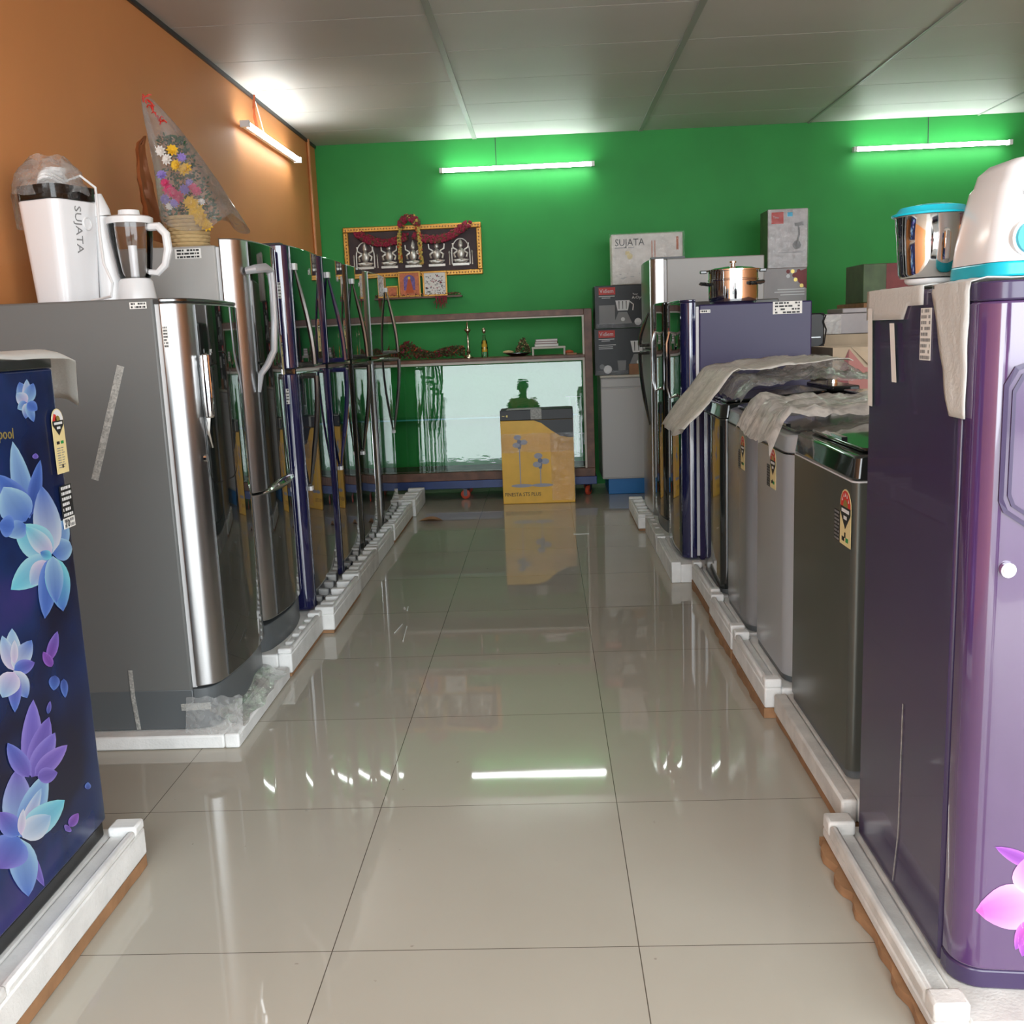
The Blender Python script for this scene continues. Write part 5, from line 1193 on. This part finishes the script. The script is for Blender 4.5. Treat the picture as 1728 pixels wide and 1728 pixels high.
# ------------------------------------------------------------------ floor debris
def lf(s,q): return (-.765+.16*(s-.5), 6.27+.05*(q-.5)*math.sin(PI*s)*2, .003+.02*math.sin(PI*s)*abs(q-.5)*2+.004)
tag(MB().grid(lf,12,4).build('dry_leaf','card',None,smooth=60),'curled brown dry leaf on the floor near the counter','leaf')
tag(MB().box(.135,.225,5.72,5.735,.0005,.0022).build('paper_scrap','white_pl',None),'thin white strip lying on the floor near the grey cabinet','paper scrap')
MB_=MB()
for (x,y,dx,dy) in ((-.605,3.95,.012,.20),(-.628,3.98,-.015,.12),(-.640,4.25,.004,.06)):
    tag(MB().tube([(x,y,.003),(x+dx,y-dy,.003)],.0022,5).build('paint_streak','white_pl',None,smooth=0),('longest of the white streaks on the floor tiles left of the middle','shorter white streak on the floor left of the longest one','tiny white streak on the floor farthest from the entrance')[[.20,.12,.06].index(dy)],'floor mark',group='white streaks on the floor')
b=MB(); b.tube([(2.25,4.52,H-.005),(2.30,4.53,H-.008),(2.34,4.50,H-.006)],.008,6); tag(b.build('ceiling_hook','white_pl',None),'small white fitting on the ceiling at the upper right','ceiling fitting')

# ------------------------------------------------------------------ the photographer, seen mirrored in the counter glass
pr=thing('person','person in a pink striped shirt holding up a phone, reflected in the counter glass','person',(0.02,-.42,0))
def skinned(name,verts,edges,m,parent,sub=1,root=0):
    me=bpy.data.meshes.new(name); me.from_pydata([v[:3] for v in verts],edges,[]); o=bpy.data.objects.new(name,me); COL.objects.link(o); o.parent=parent
    me.materials.append(M[m]); o.modifiers.new('Skin','SKIN')
    if not me.skin_vertices: 
        bpy.context.view_layer.objects.active=o; 
    sv=me.skin_vertices
    if not sv: return o
    for i,v in enumerate(verts): sv[0].data[i].radius=(v[3],v[4] if len(v)>4 else v[3]); sv[0].data[i].use_root=(i==root)
    s=o.modifiers.new('Sub','SUBSURF'); s.levels=sub; s.render_levels=sub
    return o
V=[(0,0,.86,.135,.10),(0,0,1.05,.125,.095),(0,.01,1.24,.145,.10),(0,.02,1.32,.07,.07),(0,.03,1.37,.048,.048),(0,.05,1.44,.07,.085),(0,.05,1.52,.068,.082),
   (-.15,.02,1.27,.055,.055),(-.27,.06,1.10,.042,.042),(-.13,.27,1.13,.030,.030),(-.06,.345,1.155,.026,.022),
   (.15,.02,1.27,.055,.055),(.25,.07,1.08,.042,.042),(.12,.27,1.11,.030,.030),(.055,.345,1.14,.026,.022),
   (-.09,0,.80,.09,.09),(-.10,.02,.46,.06,.06),(-.10,0,.09,.04,.04),(-.10,.12,.035,.04,.03),
   (.09,0,.80,.09,.09),(.10,.02,.46,.06,.06),(.10,0,.09,.04,.04),(.10,.12,.035,.04,.03)]
E_=[(0,1),(1,2),(2,3),(3,4),(4,5),(5,6),(2,7),(7,8),(8,9),(9,10),(2,11),(11,12),(12,13),(13,14),(0,15),(15,16),(16,17),(17,18),(0,19),(19,20),(20,21),(21,22)]
body=skinned('body',V,E_,'skin',pr,2)
M['shirt']=mat('striped_shirt',(.70,.20,.20),.8)
nt=M['shirt'].node_tree; wv=nt.nodes.new('ShaderNodeTexWave'); wv.bands_direction='Z'; wv.inputs['Scale'].default_value=9; tc=nt.nodes.new('ShaderNodeTexCoord'); cr=nt.nodes.new('ShaderNodeValToRGB')
cr.color_ramp.elements[0].color=(.75,.45,.42,1); cr.color_ramp.elements[1].color=(.55,.06,.09,1); cr.color_ramp.interpolation='CONSTANT'; cr.color_ramp.elements[1].position=.5
nt.links.new(tc.outputs['Object'],wv.inputs[0]); nt.links.new(wv.outputs['Fac'],cr.inputs[0]); nt.links.new(cr.outputs[0],nt.nodes['Principled BSDF'].inputs['Base Color'])
skinned('shirt',[(0,0,.88,.150,.115),(0,0,1.05,.140,.11),(0,.01,1.24,.160,.115),(0,.015,1.315,.085,.08),(-.15,.02,1.27,.070,.070),(-.205,.04,1.185,.062,.062),(.15,.02,1.27,.070,.070),(.20,.045,1.18,.062,.062)],[(0,1),(1,2),(2,3),(2,4),(4,5),(2,6),(6,7)],'shirt',pr,2)
skinned('trousers',[(0,0,.90,.150,.12),(0,0,.84,.15,.12),(-.09,0,.78,.105,.105),(-.10,.02,.46,.08,.08),(-.10,0,.12,.06,.06),(.09,0,.78,.105,.105),(.10,.02,.46,.08,.08),(.10,0,.12,.06,.06)],[(0,1),(1,2),(2,3),(3,4),(1,5),(5,6),(6,7)],'navy_cloth' if False else 'black_ink',pr,2)
b=MB(); b.ball((0,.035,1.515),.092,16,sc=(1,1.05,.95)); b.build('hair','hair',pr,smooth=80)
b=MB(); b.ball((0,.140,1.468),.014,8,sc=(.7,1.2,1.3)); 
for s in (-1,1): b.ball((s*.074,.045,1.47),.018,8,sc=(.4,.8,1.2))
b.build('nose_and_ears','skin',pr,smooth=80)
b=MB()
for s in (-1,1): b.ball((s*.028,.128,1.492),.009,8)
b.build('eyes','white_pl',pr,smooth=80)
b=MB(); b.ball((0,.130,1.432),.018,8,sc=(1.2,.4,.35)); b.build('mouth','garland',pr,smooth=80)
for s in (-1,1):
    for k in range(4):
        skinned('finger',[(s*.060,.340,1.168-.018*k,.009),(s*.078,.368,1.172-.018*k,.0085),(s*.074,.385,1.172-.018*k,.008),(s*.056,.386,1.171-.018*k,.0075)],[(0,1),(1,2),(2,3)],'skin',pr,1)
    skinned('thumb',[(s*.055,.335,1.14,.011),(s*.045,.352,1.150,.010),(s*.030,.362,1.158,.009)],[(0,1),(1,2)],'skin',pr,1)
ph=thing('phone','dark phone held up by the person, reflected in the counter glass','phone',(0,-.047,1.17)); MB().box(-.075,.075,-.0,.008,-.036,.036).build('case','phone',ph,bevel=.003)

# ------------------------------------------------------------------ view
sc=bpy.context.scene
sc.view_settings.view_transform='Standard'; sc.view_settings.look='None'; sc.view_settings.exposure=EXPOSURE if 'EXPOSURE' in globals() else 0.35; sc.view_settings.gamma=1
sc.view_settings.use_curve_mapping=False
sc.cycles.max_bounces=10; sc.cycles.transparent_max_bounces=24; sc.cycles.diffuse_bounces=5; sc.cycles.glossy_bounces=5
